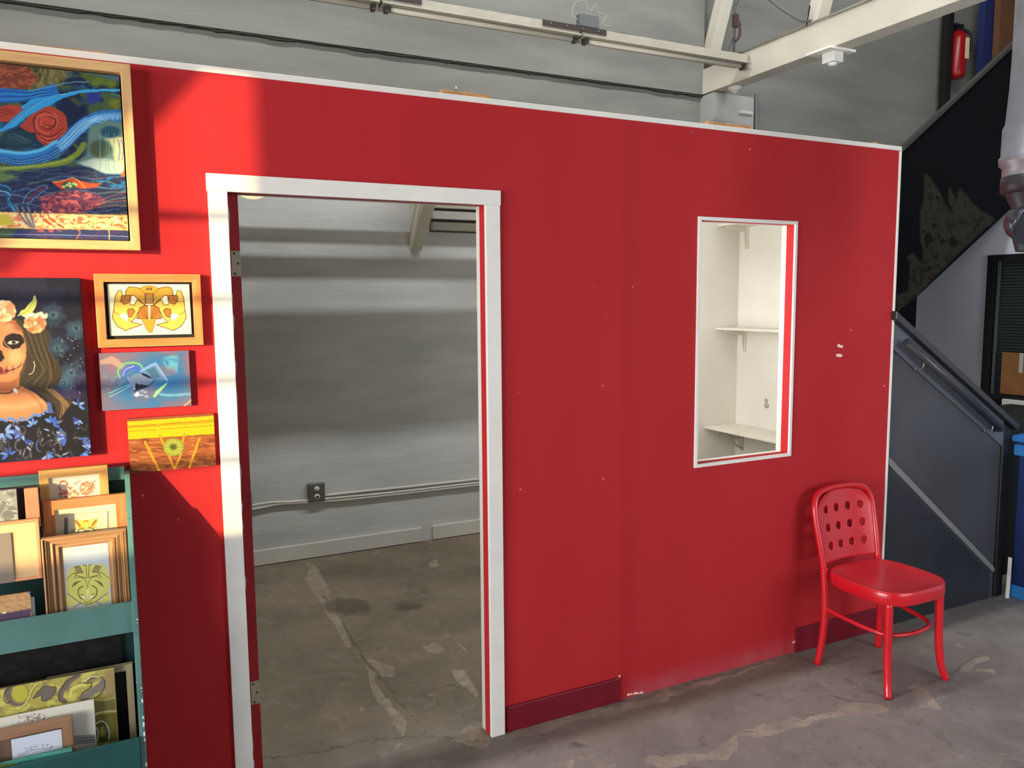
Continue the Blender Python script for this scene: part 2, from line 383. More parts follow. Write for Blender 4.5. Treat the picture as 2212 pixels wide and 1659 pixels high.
# pale patched band running from the bottom edge towards the chair
for pts in [[(1395, 1650), (1400, 1625), (1425, 1630), (1530, 1632), (1560, 1600), (1600, 1590), (1590, 1620), (1570, 1640), (1500, 1645), (1440, 1658)],
            [(1585, 1590), (1640, 1565), (1760, 1545), (1850, 1520), (1900, 1522), (1925, 1535), (1880, 1545), (1780, 1552), (1700, 1580), (1640, 1592)],
            [(1960, 1480), (1985, 1475), (2010, 1500), (2035, 1530), (1990, 1525)], [(2070, 1445), (2130, 1415), (2135, 1425), (2085, 1455)],
            [(1330, 1530), (1380, 1515), (1390, 1525), (1340, 1535)], [(1430, 1490), (1450, 1485), (1452, 1512), (1440, 1514)],
            [(1095, 1590), (1180, 1555), (1190, 1560), (1110, 1600)], [(1060, 1590), (1010, 1560), (970, 1600), (1050, 1615)],
            [(1210, 1645), (1240, 1640), (1235, 1659), (1205, 1659)], [(1290, 1645), (1330, 1650), (1330, 1659), (1280, 1659)],
            [(665, 1215), (690, 1230), (740, 1340), (760, 1400), (745, 1400), (715, 1340), (660, 1250)],
            [(790, 1420), (850, 1440), (850, 1465), (800, 1460), (830, 1500), (880, 1580), (870, 1590), (800, 1490)],
            [(915, 1395), (940, 1388), (965, 1405), (925, 1410)], [(970, 1445), (1000, 1450), (1040, 1500), (1030, 1510), (985, 1470)],
            [(920, 1215), (945, 1210), (950, 1222), (925, 1225)], [(1160, 1515), (1340, 1530), (1340, 1522), (1500, 1480), (1700, 1415), (1700, 1421), (1420, 1517), (1250, 1560), (1100, 1598)],
            [(2060, 1395), (2075, 1390), (2080, 1400)], [(2110, 1448), (2150, 1445), (2148, 1454), (2112, 1455)]]:
    ch(0, fp.poly, pts, soft=10)
for pts, w in [([(1120, 1565), (1170, 1575), (1225, 1645)], 3), ([(1785, 1430), (1850, 1475), (1905, 1500)], 3), ([(700, 1300), (760, 1400), (810, 1470), (880, 1570)], 3), ([(960, 1350), (1010, 1415)], 3)]:
    ch(0, fp.line, pts, w, soft=3, al=.85)
for pts, w in [([(1590, 1583), (1690, 1570), (1800, 1520)], 6), ([(1780, 1500), (1880, 1520), (2010, 1475), (2110, 1420)], 6), ([(1350, 1630), (1470, 1620), (1540, 1600)], 5),
               ([(560, 1640), (700, 1620), (880, 1590), (1050, 1600)], 7), ([(700, 1290), (745, 1350), (800, 1440), (900, 1560)], 9), ([(1095, 1580), (1330, 1522), (1480, 1480), (1710, 1412), (1900, 1365)], 5),
               ([(1950, 1340), (2140, 1292)], 5), ([(600, 1215), (1035, 1160)], 4)]:
    ch(1, fp.line, pts, w, soft=5, al=.75)
for cx, cy, rx, ry in [(1425, 1557, 9, 3), (1600, 1572, 8, 3), (940, 1490, 6, 3), (620, 1370, 12, 5), (750, 1310, 60, 22), (880, 1310, 50, 15), (1640, 1500, 30, 6), (1250, 1610, 40, 8), (1900, 1450, 40, 8), (2090, 1370, 40, 7)]:
    ch(1, fp.ell, cx, cy, rx, ry, soft=9, al=.75)
nx, nz = fp.gx, fp.gz; idx = np.arange(nx*nz).reshape(nz, nx)
q = np.stack([idx[:-1, :-1], idx[:-1, 1:], idx[1:, 1:], idx[1:, :-1]], -1).reshape(-1, 4)
V = np.stack([fp.X, fp.Y, 0*fp.X], 1)
# outer skirt of the slab and its underside
OX0, OX1, OY0, OY1 = -7.2, 9.2, -4.9, 2.7
xs = [OX0, FX0, FX1, OX1]; ys = [OY0, FY0, FY1, OY1]; ex = []; exf = []; exc = []; base = len(V)
for i in range(3):
    for j in range(3):
        if i == 1 and j == 1: continue
        o = base+len(ex); ex += [(xs[i], ys[j], 0), (xs[i+1], ys[j], 0), (xs[i+1], ys[j+1], 0), (xs[i], ys[j+1], 0)]; exf.append((o, o+1, o+2, o+3))
o = base+len(ex); ex += [(OX0, OY0, -.12), (OX1, OY0, -.12), (OX1, OY1, -.12), (OX0, OY1, -.12)]; exf.append((o+3, o+2, o+1, o))
V = np.vstack([V, ex]); Q = np.vstack([q, exf])
me = bpy.data.meshes.new('floor'); me.vertices.add(len(V)); me.vertices.foreach_set('co', V.ravel().astype(np.float32))
me.loops.add(Q.size); me.loops.foreach_set('vertex_index', Q.ravel().astype(np.int32)); me.polygons.add(len(Q)); me.polygons.foreach_set('loop_start', (np.arange(len(Q))*4).astype(np.int32))
ca = me.color_attributes.new('wear', 'FLOAT_COLOR', 'POINT'); cc = np.zeros((len(V), 4)); cc[:, 3] = 1; cc[:len(fp.c), :3] = fp.c
ca.data.foreach_set('color', cc.ravel().astype(np.float32)); me.materials.append(floor_mat()); me.update(calc_edges=True)
fl = bpy.data.objects.new('floor', me); COL.objects.link(fl); struct(fl)

# ------------------------------------------------------------------ outer shell
YB = 2.513
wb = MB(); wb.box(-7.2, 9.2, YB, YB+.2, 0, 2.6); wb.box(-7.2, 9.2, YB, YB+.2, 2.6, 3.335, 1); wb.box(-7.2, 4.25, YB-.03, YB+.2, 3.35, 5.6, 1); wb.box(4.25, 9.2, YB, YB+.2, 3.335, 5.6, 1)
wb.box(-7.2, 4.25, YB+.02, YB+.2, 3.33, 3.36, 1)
wall_back = struct(mk('wall_back', wb, [OLDW, DARKERW], origin=(0, 0, 0)))
ck = MB(); random.seed(21); xs_ = np.arange(-1.2, 4.25, .04); hh = [3.342+.012*(fb-.5) for fb in np.random.RandomState(5).rand(len(xs_))]
for k in range(len(xs_)-1):
    t0, t1 = (.002+.006*vnoise(np.array([k*.3]), np.array([2.0]))[0], .002+.006*vnoise(np.array([(k+1)*.3]), np.array([2.0]))[0])
    ck.prism([(xs_[k], hh[k]-t0), (xs_[k+1], hh[k+1]-t1), (xs_[k+1], hh[k+1]), (xs_[k], hh[k])], 1, YB-.034, YB-.002)
mk('crack', ck, mat('crack_dark', (52, 48, 42), .9), wall_back, origin=(0, 0, 0))
struct(mk('ceiling', MB().box(-7.2, -1.2, -4.9, YB+.2, 5.6, 5.75).box(6.0, 9.2, -4.9, YB+.2, 5.6, 5.75).box(-1.2, 6.0, -4.9, -.1, 5.6, 5.75).box(-1.2, 6.0, .5, YB+.2, 5.6, 5.75), GREYW))
wf = MB()   # street wall: a wide storefront opening on the left, a smaller one added on the right for fill
for x0, x1, z0, z1 in [(-7.2, 9.2, 0, .28), (-7.2, 9.2, 3.25, 5.6), (-2.05, 2.6, .28, 3.25), (5.8, 9.2, .28, 3.25), (-7.2, -6.75, .28, 3.25), (2.6, 5.8, .28, .8)]:
    wf.box(x0, x1, -4.6, -4.42, z0, z1)
struct(mk('wall_front', wf, GREYW))
wl = MB()
for y0, y1, z0, z1 in [(-4.6, YB, 0, .7), (-4.6, YB, 3.1, 5.6), (-4.6, -3.9, .7, 3.1), (-.5, YB, .7, 3.1)]: wl.box(-7.2, -7.0, y0, y1, z0, z1)
struct(mk('wall_left', wl, GREYW))
struct(mk('wall_right', box(9.0, 9.2, -4.6, YB, 0, 5.6), GREYW))
# glazing bars of the storefront (they throw the soft bars of shade on the wall)
gz = MB()
for z in (.75, 1.25, 2.01, 2.27, 2.53, 2.79): gz.box(-6.75, -2.05, -4.53, -4.49, z-.011, z+.011)
for x in (-4.4, -3.5, -2.8): gz.box(x-.008, x+.008, -4.53, -4.49, .28, 3.25)
struct(mk('window_1', gz, WHITE))
gz = MB()
for z in (1.6, 2.4): gz.box(2.6, 5.8, -4.53, -4.49, z-.02, z+.02)
for x in (3.4, 4.2, 5.0): gz.box(x-.02, x+.02, -4.53, -4.49, .8, 3.25)
struct(mk('window_2', gz, WHITE))  # unseen window, added around the street side fill

# ------------------------------------------------------------------ the red partition
XL, XR, ZT = -7.0, 3.406, 2.42
wr = MB(); T0, T1 = .045, .075
def wallrects():
    return [(XL, .297, 0, ZT), (.297, 1.19, 2.06, ZT), (1.19, 2.193, 0, ZT), (2.193, 2.731, 0, .99), (2.193, 2.731, 2.043, ZT), (2.731, XR, 0, ZT)]
for r in wallrects(): wr.box(r[0], r[1], 0, T0, r[2], r[3], 0)
for r in wallrects(): wr.box(r[0], r[1], T0, T1, r[2], r[3], 1)
red = struct(mk('wall_red_partition', wr, [RED, ROOMW], origin=(0, 0, 0)))
red.name = 'wall_middle'; ORG['wall_middle'] = (0, 0, 0)
struct(mk('trim_1', box(XL, 3.4212, -.004, .085, 2.42, 2.44), WHITE, bevel=.002))
struct(mk('trim_2', box(3.406, 3.4212, -.004, .085, 0, 2.419), WHITE, bevel=.002))
# paint flecks and filler on the red wall: children of the wall
FLECK = mat('pale_filler', (245, 215, 200), .7)
def blob(name, pts, y0, y1, m_, parent): return mk(name, MB().prism(pts, 1, y0, y1), m_, parent)
def px_poly(pts, y=0.0): return [tuple(at(a, b, 1, y)[[0, 2]]) for a, b in pts]
blob('filler_patch', px_poly([(1809, 744), (1812, 743), (1815, 746), (1820, 746), (1820, 751), (1814, 751), (1809, 749)]), -.003, .001, FLECK, red)
blob('filler_patch', px_poly([(1805, 767), (1809, 764), (1816, 765), (1819, 767), (1817, 771), (1808, 771)]), -.003, .001, FLECK, red)
for cx, cy, r in [(1838, 713, 2), (1910, 833, 2), (1367, 619, 1.6), (1302, 833, 1.8), (1303, 1034, 1.8), (1124, 1057, 2), (1120, 848, 1.3), (1283, 618, 1), (1620, 322, 2), (308, 1070, 3), (385, 1122, 2), (1496, 285, 1.2), (1310, 680, 1)]:
    mk('paint_chip', MB().prism(px_poly([(cx-r, cy), (cx, cy-r), (cx+r, cy-.3), (cx+.6*r, cy+r), (cx-.6*r, cy+r)]), 1, -.0012, .001), mat('pink_fleck', (225, 120, 125), .7), red)
ch_ = MB()
for cx, cy, w in [(1378, 1497, 12), (1715, 1387, 3), (1360, 1500, 6), (1338, 1461, 2)]: ch_.prism(px_poly([(cx-w, cy+3), (cx-w*.4, cy-3), (cx+w*.2, cy), (cx+w*.7, cy-4), (cx+w, cy)]), 1, -.0015, .001)
mk('bare_plaster_chip', ch_, FLECK, red)
bl = MB().prism([(1.262, 0), (1.796, 0), (1.796, .105), (1.262, .105)], 1, -.011, 0)
struct(mk('baseboard_front', bl, MAROON, bevel=.002))
struct(mk('baseboard_front_right', box(2.815, 3.402, -.011, 0, 0, .12), MAROON, bevel=.002)).name = 'baseboard_right'
# door casing and jambs
dc = MB(); dc.box(.2394, .297, -.016, 0, 0, 2.058); dc.box(1.19, 1.248, -.016, 0, 0, 2.058); dc.box(.2365, 1.2505, -.018, 0, 2.058, 2.1122)
door = struct(mk('door_1', dc, WHITE, bevel=.0015, origin=(.74, 0, 0)))
mk('jamb', box(.2972, .334, .036, .072, 0, 2.058), REDJ, door)
ed = MB(); random.seed(4)
z = .02
while z < 2.0:
    h = random.uniform(.04, .16)
    if not (1.77 < z+h and z < 1.9) and not (.3 < z+h and z < .43) and random.random() < .7: ed.prism([(.3006, z), (.3006+random.uniform(.002, .006), z+h*.3), (.3006+random.uniform(.001, .007), z+h*.7), (.3006, z+h)], 1, .0345, .0365)
    z += h
mk('bare_edge', ed, mat('bare_gypsum_edge', (205, 205, 210), .8), door)
def hinge(z0, z1, split=None):
    h = mk('hinge', box(.3045, .3335, .032, .0365, z0, z1), mat('hinge_plate', (178, 172, 152), .4, .3, noise=.1), door, bevel=.0008)
    sc = MB()
    for fx, fz in ((.35, .1), (.72, .5), (.35, .9)): sc.lathe((.3045+fx*.029, .0322, z0+fz*(z1-z0)), [(0, 0), (.0034, .0), (.0034, .0012), (0, .0012)], (0, -1, 0), 12)
    s_ = mk('screw', sc, mat('dark_screw', (60, 55, 48), .4, .6), h); s_.parent = h
hinge(1.795, 1.877); hinge(.33, .412)
# small opening (no glass) with a thin white bead
wo = MB(); a, b_, c, d = 2.1785, 2.7458, .9763, 2.0569; t = .0148
wo.box(a, a+t, -.009, .001, c, d); wo.box(b_-t, b_, -.009, .001, c, d); wo.box(a+t, b_-t, -.009, .001, c, c+t); wo.box(a+t, b_-t, -.009, .001, d-t, d)
struct(mk('window_3', wo, WHITE, bevel=.0012))

# ------------------------------------------------------------------ the room behind the partition
struct(mk('baseboard_back', MB().box(-6.9, 1.795, YB-.016, YB, 0.004, .105).box(1.875, 3.4, YB-.016, YB, .004, .105), ROOMW, bevel=.003))
# closet corner seen through the small opening
struct(mk('wall_closet_side', box(3.4, 3.43, .075, 1.13, 0, 2.44), ROOMW)).name = 'wall_right_inner'
struct(mk('wall_closet_back', box(2.78, 3.4, 1.09, 1.13, 0, 2.44), ROOMW)).name = 'wall_closet'
struct(mk('wall_closet_end', box(3.4, 3.43, 1.13, YB, 0, 2.44), ROOMW)).name = 'wall_inner_end'
SHW = mat('white_shelf', (206, 200, 186), .55, noise=.04)
def closet_shelf(y0, y1, x0, z, scroll, label):
    t = empty('wall_shelf', (3.4, (y0+y1)/2, z-.15), label, 'shelf', 'shelves in the closet')
    mk('board', box(x0, 3.399, y0, y1, z-.014, z), SHW, t, bevel=.002)
    yb = y1-.065
    b = MB()
    if scroll:
        b.box(3.392, 3.399, yb-.009, yb+.009, z-.16, z-.014); b.box(x0+.03, 3.395, yb-.009, yb+.009, z-.02, z-.014)
        b.tube(ribbon([(3.395, yb, z-.15), (3.34, yb, z-.12), (3.28, yb, z-.06), (3.22, yb, z-.022)], 6), .006, 8)
        b.tube([(3.345+.028*math.cos(k*.5)*(1-k*.03), yb, z-.062+.028*math.sin(k*.5)*(1-k*.03)) for k in range(20)], .0045, 8)
        b.tube([(3.21+.018*math.cos(k*.5)*(1-k*.03), yb, z-.04+.018*math.sin(k*.5)*(1-k*.03)) for k in range(18)], .004, 8)
    else:
        b.box(3.392, 3.399, yb-.012, yb+.012, z-.15, z-.014); b.prism([(3.24, z-.014), (3.395, z-.014), (3.395, z-.15), (3.385, z-.15), (3.37, z-.05), (3.24, z-.026)], 1, yb-.003, yb+.003)
        b.lathe((3.392, yb, z-.14), [(0, 0), (.005, 0), (.005, .002), (0, .003)], (-1, 0, 0), 10)
    mk('bracket', b, SHW if not scroll else mat('grey_iron_bracket', (170, 166, 158), .5), t)
    return t
closet_shelf(.12, 1.088, 3.222, 1.537, False, 'narrow white shelf on a plain bracket, middle one seen through the small opening')
closet_shelf(.12, 1.088, 3.15, .93, True, 'white shelf on a curly iron bracket, lowest seen through the small opening')
closet_shelf(.12, 1.088, 3.222, 2.16, False, 'white shelf above the opening, only its bracket seen at the top')
tag(mk('junction_box', MB().lathe((3.398, .83, 1.105), [(0, 0), (.011, 0), (.011, .004), (0, .005)], (-1, 0, 0), 14).lathe((3.398, .825, 1.075), [(0, 0), (.016, 0), (.016, .004), (0, .005)], (-1, 0, 0), 14), mat('grey_plug', (160, 156, 148), .5)), 'two grey round wall plugs on the white closet wall above the lowest shelf', 'wall plug')

# brace on the back wall, seen through the doorway, and the slatted vent beside it
br = MB().prism([(YB, 2.075), (YB-.02, 2.06), (YB-.72, 2.735), (YB-.72, 2.80), (YB, 2.80)], 0, 1.752, 1.83)
tag(mk('wall_brace', br, BEAMW), 'white diagonal timber brace on the back wall, seen at the top of the doorway', 'brace')
v = empty('wall_vent', (2.35, YB-.03, 2.15), 'grey slatted vent high on the back wall right of the white brace', 'vent')
mk('backing', box(1.9, 2.9, YB-.012, YB-.001, 2.19, 2.5), mat('vent_dark', (70, 68, 62), .7), v)
for i in range(4): mk('slat', box(1.9, 2.9, YB-.06, YB-.014, 2.2+.075*i, 2.255+.075*i), mat('vent_slat', (176, 172, 160), .6), v, bevel=.002)
# unseen joists and board, added to shade the inner back wall in bands
for y, w, lab in ((2.281, .012, 'thin white joist added for a shade band over the inner room, nearest its back wall'), (2.163, .025, 'thicker white joist added for a shade band over the inner room, second from its back wall')):
    tag(mk('shade_joist', box(-2.4, 3.39, y-w, y+w, 2.45, 2.5), BEAMW), lab, 'shade joist', 'joists added to shade the inner room')
tag(mk('shade_board', box(-2.4, 3.39, 1.69, 2.005, 2.47, 2.5), BEAMW), 'wide white board added to shade the inner back wall, in front of the joists', 'board')
# outlets and conduits
def outlet(x, z, lab):
    t = empty('power_outlet', (x, YB-.03, z-.065), lab, 'power outlet', 'outlet boxes on the back wall')
    mk('box', box(x-.055, x+.055, YB-.034, YB, z-.062, z+.062), mat('outlet_grey', (120, 118, 112), .5, .3), t, bevel=.003)
    mk('cover_plate', box(x-.052, x+.052, YB-.039, YB-.034, z-.058, z+.058), mat('outlet_plate', (112, 110, 104), .4, .5), t, bevel=.002)
    for dz in (-.026, .026):
        s_ = mk('socket', MB().lathe((x, YB-.039, z+dz), [(0, 0), (.019, 0), (.019, .002), (0, .003)], (0, -1, 0), 18), mat('socket_white', (205, 200, 190), .5), t)
        if dz < 0: mk('socket_hole', MB().lathe((x+.003, YB-.0415, z+dz), [(0, 0), (.008, 0), (.008, .001), (0, .001)], (0, -1, 0), 14), BLACK, s_)
outlet(1.055, .45, 'grey square outlet box on the back wall, full view through the doorway')
outlet(.585, .45, 'grey outlet box on the back wall half hidden by the left door jamb')
def conduit(pts, r, lab):
    tag(mk('conduit', MB().tube(ribbon(pts, 8), r, 10), ROOMW), lab, 'conduit', 'conduits low on the back wall')
yc = YB-.014
conduit([(.30, yc, .385), (.64, yc, .385), (.8, yc, .398), (1.0, yc, .387), (1.25, yc, .375), (1.6, yc, .37), (2.0, yc, .368), (3.39, yc, .36)], .010, 'painted conduit, lowest of the runs along the back wall')
conduit([(.64, yc-.004, .41), (.75, yc-.004, .415), (.9, yc-.004, .404), (1.1, yc-.004, .398), (1.4, yc-.004, .39), (1.8, yc-.004, .385), (3.39, yc-.004, .378)], .008, 'painted conduit in the middle of the runs along the back wall')
conduit([(1.11, yc, .42), (1.4, yc, .418), (1.8, yc, .412), (3.39, yc, .4)], .009, 'painted conduit, highest run, leaving the full grey outlet box to the right')
# emissive disc on a cord, put in for the warm spot under the door head
lp = empty('glow_disc', (.66, 1.85, 2.20), 'round warm glowing disc just showing under the top of the doorway', 'lamp')
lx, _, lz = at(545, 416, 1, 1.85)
mk('disc_body', MB().lathe((lx, 1.85, lz), [(.001, -.035), (.03, -.032), (.06, -.02), (.075, 0), (.06, .02), (.001, .03)], (0, 0, 1), 28), mat('warm_glow', (255, 238, 185), .5, emit=.9), lp)
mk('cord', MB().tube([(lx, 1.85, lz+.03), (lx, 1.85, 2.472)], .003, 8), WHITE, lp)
# ------------------------------------------------------------------ upper part: pilaster, truss, light strips
struct(mk('trim_3', MB().box(4.245, 4.66, 2.35, YB, 0, 3.34), mat('pier_whitewash', (172, 171, 166), .85, noise=.1, nscale=3))).name = 'wall_pilaster'
tr = empty('roof_truss', (4.31, 0, 3.35), 'white painted timber roof truss resting on the wall pier', 'roof truss')
mk('bottom_chord', MB().box(4.24, 4.385, -4.4, 2.5, 3.352, 3.545), BEAMW, tr, bevel=.004)
wm = MB(); wm.beam((4.31, 2.5, 3.6), (4.31, 1.95, 5.0), .10, .10, (1, 0, 0)); mk('web_member', wm, BEAMW, tr, bevel=.003)
mk('web_member', MB().beam((4.31, 1.42, 3.5), (4.31, 1.16, 4.3), .10, .10, (1, 0, 0)).beam((4.31, 1.16, 4.3), (4.31, .2, 5.5), .1, .1, (1, 0, 0)), BEAMW, tr, bevel=.003)
mk('chord_conduit', MB().tube([(4.232, -4.3, 3.553), (4.232, 2.3, 3.553)], .009, 10), GREYM, tr)
tag(mk('wall_conduit', MB().tube([(4.825, YB-.015, 2.44), (4.825, YB-.015, 3.42)], .014, 10), mat('grey_conduit', (110, 112, 114), .5)), 'thin grey vertical conduit on the upper wall right of the pier', 'conduit')
tag(mk('wall_rail', box(4.5, 4.64, YB-.18, YB-.162, 3.2, 3.225), OLDW), 'short painted ledge on the pier under the truss', 'ledge')
# motion sensor
ms = empty('motion_sensor', (4.3, 1.25, 3.24), 'white boxy motion sensor on a square plate under the truss', 'sensor')
mk('plate', box(4.19, 4.43, 1.16, 1.36, 3.335, 3.351), WHITE, ms, bevel=.002); mk('housing', box(4.26, 4.35, 1.19, 1.29, 3.27, 3.335), WHITE, ms, bevel=.004)
mk('lens', MB().lathe((4.305, 1.24, 3.27), [(.03, 0), (.026, -.012), (.012, -.018), (0, -.019)], (0, 0, 1), 18), mat('white_lens', (240, 238, 230), .3), ms)
tag(mk('ceiling_speaker', MB().lathe((4.33, 2.2, 3.351), [(.0, 0), (.055, 0), (.06, -.012), (.035, -.03), (.015, -.05), (0, -.055)], (0, 0, 1), 18), OLDW), 'small round white fitting under the truss by the pier', 'fitting')
# continuous row of fluorescent fixtures
FY, FZ = 1.93, 3.44
def fixture(x0, x1, lab):
    t = empty('strip_light', ((x0+x1)/2, FY, FZ), lab, 'strip light', 'row of strip lights under the truss')
    mk('channel', MB().box(x0, x1, FY-.0, FY+.09, FZ+.0, FZ+.062), GREYM, t, bevel=.003)
    mk('reflector', MB().prism([(FY-.03, FZ-.005), (FY+.12, FZ-.005), (FY+.1, FZ+.012), (FY-.01, FZ+.012)], 0, x0, x1), GREYM, t)
    mk('lamp_tube', MB().tube([(x0+.05, FY+.02, FZ-.021), (x1-.05, FY+.02, FZ-.021)], .0145, 12), mat('unlit_tube', (205, 198, 182), .35), t)
    for x in (x0+.03, x1-.03): mk('lamp_holder', box(x-.012, x+.012, FY-.005, FY+.045, FZ-.042, FZ), mat('dark_holder', (62, 58, 52), .5), t)
fixture(2.78, 4.2, 'unlit strip light nearest the truss, right end of the row')
fixture(1.42, 2.76, 'unlit strip light between the two black splice bars')
fixture(.05, 1.40, 'unlit strip light at the left end of the row, cut by the photo edge')
def splice(x0, x1, lab):
    t = empty('splice_bar', ((x0+x1)/2, FY-.003, FZ+.05), lab, 'metal bar', 'splice bars on the strip lights')
    mk('bar', box(x0, x1, FY-.009, FY-.001, FZ+.028, FZ+.062), mat('rusty_black', (48, 40, 35), .6), t)
    for k in range(4): mk('bolt', MB().lathe((x0+(k+.5)*(x1-x0)/4, FY-.009, FZ+.046), [(0, 0), (.006, 0), (.006, .003), (0, .004)], (0, -1, 0), 8), STEEL, t)
splice(1.15, 1.66, 'dark bolted bar over the left joint of the strip lights'); splice(2.48, 2.96, 'dark bolted bar over the right joint, below the small grey box')
jb = empty('junction_box', (2.82, FY+.03, FZ+.062), 'small grey electrical box with loose wires on top of the strip lights', 'electrical box')
mk('box', box(2.75, 2.9, FY-.012, FY+.034, FZ+.0625, FZ+.14), mat('box_grey', (92, 94, 94), .5), jb, bevel=.003)
wr_ = MB()
for pts in [[(2.75, FY, FZ+.1), (2.7, FY, FZ+.12), (2.72, FY, FZ+.2), (2.8, FY, FZ+.22), (2.82, FY, FZ+.17)], [(2.84, FY, FZ+.16), (2.87, FY-.01, FZ+.21), (2.9, FY, FZ+.18)], [(2.89, FY, FZ+.17), (2.96, FY, FZ+.16), (2.93, FY, FZ+.1), (3.0, FY, FZ+.09)]]: wr_.tube(ribbon(pts, 6), .0035, 8)
mk('wire', wr_, mat('pale_wire', (150, 148, 142), .5), jb)
cb = [(.05+i*.22, FY+.062+.006*math.sin(i*2.1), FZ+.070+.012*abs(math.sin(i*1.7))) for i in range(18)]+[(4.02, FY+.05, FZ+.072), (4.07, FY+.05, FZ+.11), (4.095, FY+.05, FZ+.18)]
tag(mk('cable', MB().tube(ribbon(cb, 5), .0065, 8), mat('dark_cable', (66, 64, 60), .6)), 'dark cable lying along the top of the strip lights', 'cable')
hc = empty('hanging_cable', (4.12, 1.9, 3.6), 'grey cable dropping beside the truss and looping over to its bottom beam', 'cable')
mk('drop', MB().tube([(4.12, 1.99, 3.53), (4.12, 1.99, 4.6)], .009, 8), mat('grey_cable', (96, 95, 92), .6), hc)
mk('loop', MB().tube(ribbon([(4.12, 1.99, 3.86), (4.135, 1.93, 3.93), (4.16, 1.8, 3.9), (4.19, 1.6, 3.72), (4.22, 1.45, 3.60), (4.225, 1.37, 3.57)], 8), .011, 10), mat('grey_cable', (96, 95, 92), .6), hc)
pb = MB(); pb.tube(ribbon([(4.115, 1.98, 3.78), (4.15, 1.97, 3.72), (4.15, 1.97, 3.64), (4.12, 1.98, 3.6)], 6), .01, 8); pb.box(4.1, 4.14, 1.965, 1.995, 3.7, 3.79)
mk('plug', pb, mat('brown_plug', (62, 40, 34), .6), hc)
mk('cable_tie', MB().beam((4.225, 1.40, 3.545), (4.2, 1.35, 3.66), .008, .008), BLACK, hc)
# wood shims on top of the partition
for i, (a, b_, lab) in enumerate([((75, 96), (235, 112), 'thin wood shim on the partition top above the large framed painting'), ((948, 200), (1053, 214), 'orange wood block on the partition top above the right side of the doorway'), ((1518, 270), (1612, 282), 'pale wood block on the partition top in front of the wall pier')]):
    x0 = at(a[0], a[1], 1, .06)[0]; x1 = at(b_[0], b_[1], 1, .06)[0]
    tag(mk('wood_shim', box(x0, x1, .03, .085, 2.4405, 2.4405+(.012 if i == 0 else .021)), RAWWOOD, bevel=.001), lab, 'wood block', 'wood shims on the partition')
x0 = at(1885, 310, 1, .05)[0]
tag(mk('wood_shim', box(x0-.012, x0+.012, .03, .07, 2.4405, 2.456), RAWWOOD), 'tiny wood chip on the partition top near its right end', 'wood block', 'wood shims on the partition')
tag(mk('screw', MB().tube([(at(985, 200, 1, .06)[0], .06, 2.44), (at(985, 200, 1, .06)[0], .06, 2.485)], .004, 8), STEEL), 'steel screw standing up through the orange wood block over the doorway', 'screw')

# ------------------------------------------------------------------ stairs on the right
st = empty('staircase', (3.9, .05, 0), 'dark closed staircase with a sloping half wall right of the red partition', 'staircase')
hw = MB().prism([(3.43, 0), (4.36, 0), (4.36, 1.03), (3.43, 1.605)], 1, .012, .09); mk('half_wall', hw, DARK, st, bevel=.003)
mk('apron_board', MB().prism([(4.36, .875), (4.36, 1.03), (3.43, 1.605), (3.43, 1.45)], 1, .0, .0125), DARK2, st, bevel=.002)
mk('cap', MB().prism([(3.40, 1.603), (4.44, .965), (4.46, .99), (3.40, 1.645)], 1, -.03, .12), mat('cap_black', (40, 42, 44), .4), st, bevel=.004)
mk('skirt_strip', MB().prism([(3.43, .865), (4.34, .15), (4.355, .165), (4.34, .185), (3.43, .905)], 1, .0, .0125), mat('strip_grey', (118, 120, 120), .6), st, bevel=.001)
mk('stringer_panel', MB().prism([(3.43, 0), (4.315, 0), (4.315, .15), (3.43, .845)], 1, .004, .0122), mat('navy_black_paint', (42, 44, 50), .45, noise=.2, nscale=5), st)
for (x0, x1, z0, z1, m_) in [(3.43, 3.84, .34, .53, 'riser_black')]:
    mk('step_face', MB().prism([(x0, z0-.05), (x1, z0), (x1, z1), (x0, z1+.03)], 1, .0, .0045), mat(m_, (35, 38, 45), .6, noise=.2, nscale=6), st, bevel=.001)
mk('end_post', MB().box(4.362, 4.43, .0, .1, 0, 1.0), mat('post_black', (14, 14, 16), .5), st, bevel=.004)
hr = empty('handrail', (3.9, -.04, 1.1), 'dark round handrail fixed along the sloping half wall', 'handrail')
mk('rail', MB().tube([(3.46, -.045, 1.49), (4.245, -.045, 1.0)], .021, 14), mat('rail_black', (52, 53, 56), .35), hr)
mk('rail_end', MB().tube([(4.245, -.045, 1.0), (4.275, -.03, .985), (4.28, -.004, .985)], .019, 12), mat('rail_black', (52, 53, 56), .35), hr)
for x in (3.60, 4.19):
    z = 1.49-(x-3.46)*(.49/.785)
    mk('bracket', MB().tube([(x, -.045, z-.015), (x, -.04, z-.05), (x, -.003, z-.055)], .0035, 8).lathe((x, 0, z-.055), [(0, 0), (.009, 0), (.009, .002), (0, .002)], (0, -1, 0), 12), mat('bright_bracket', (150, 150, 152), .35, .6), hr)
tag(mk('skirting_post', MB().prism([(4.405, 0), (4.42, 0), (4.425, .235), (4.411, .24)], 1, -.05, -.035), WHITE, bevel=.001), 'thin white upright strip standing on the floor between the stairs and the blue bin', 'post')
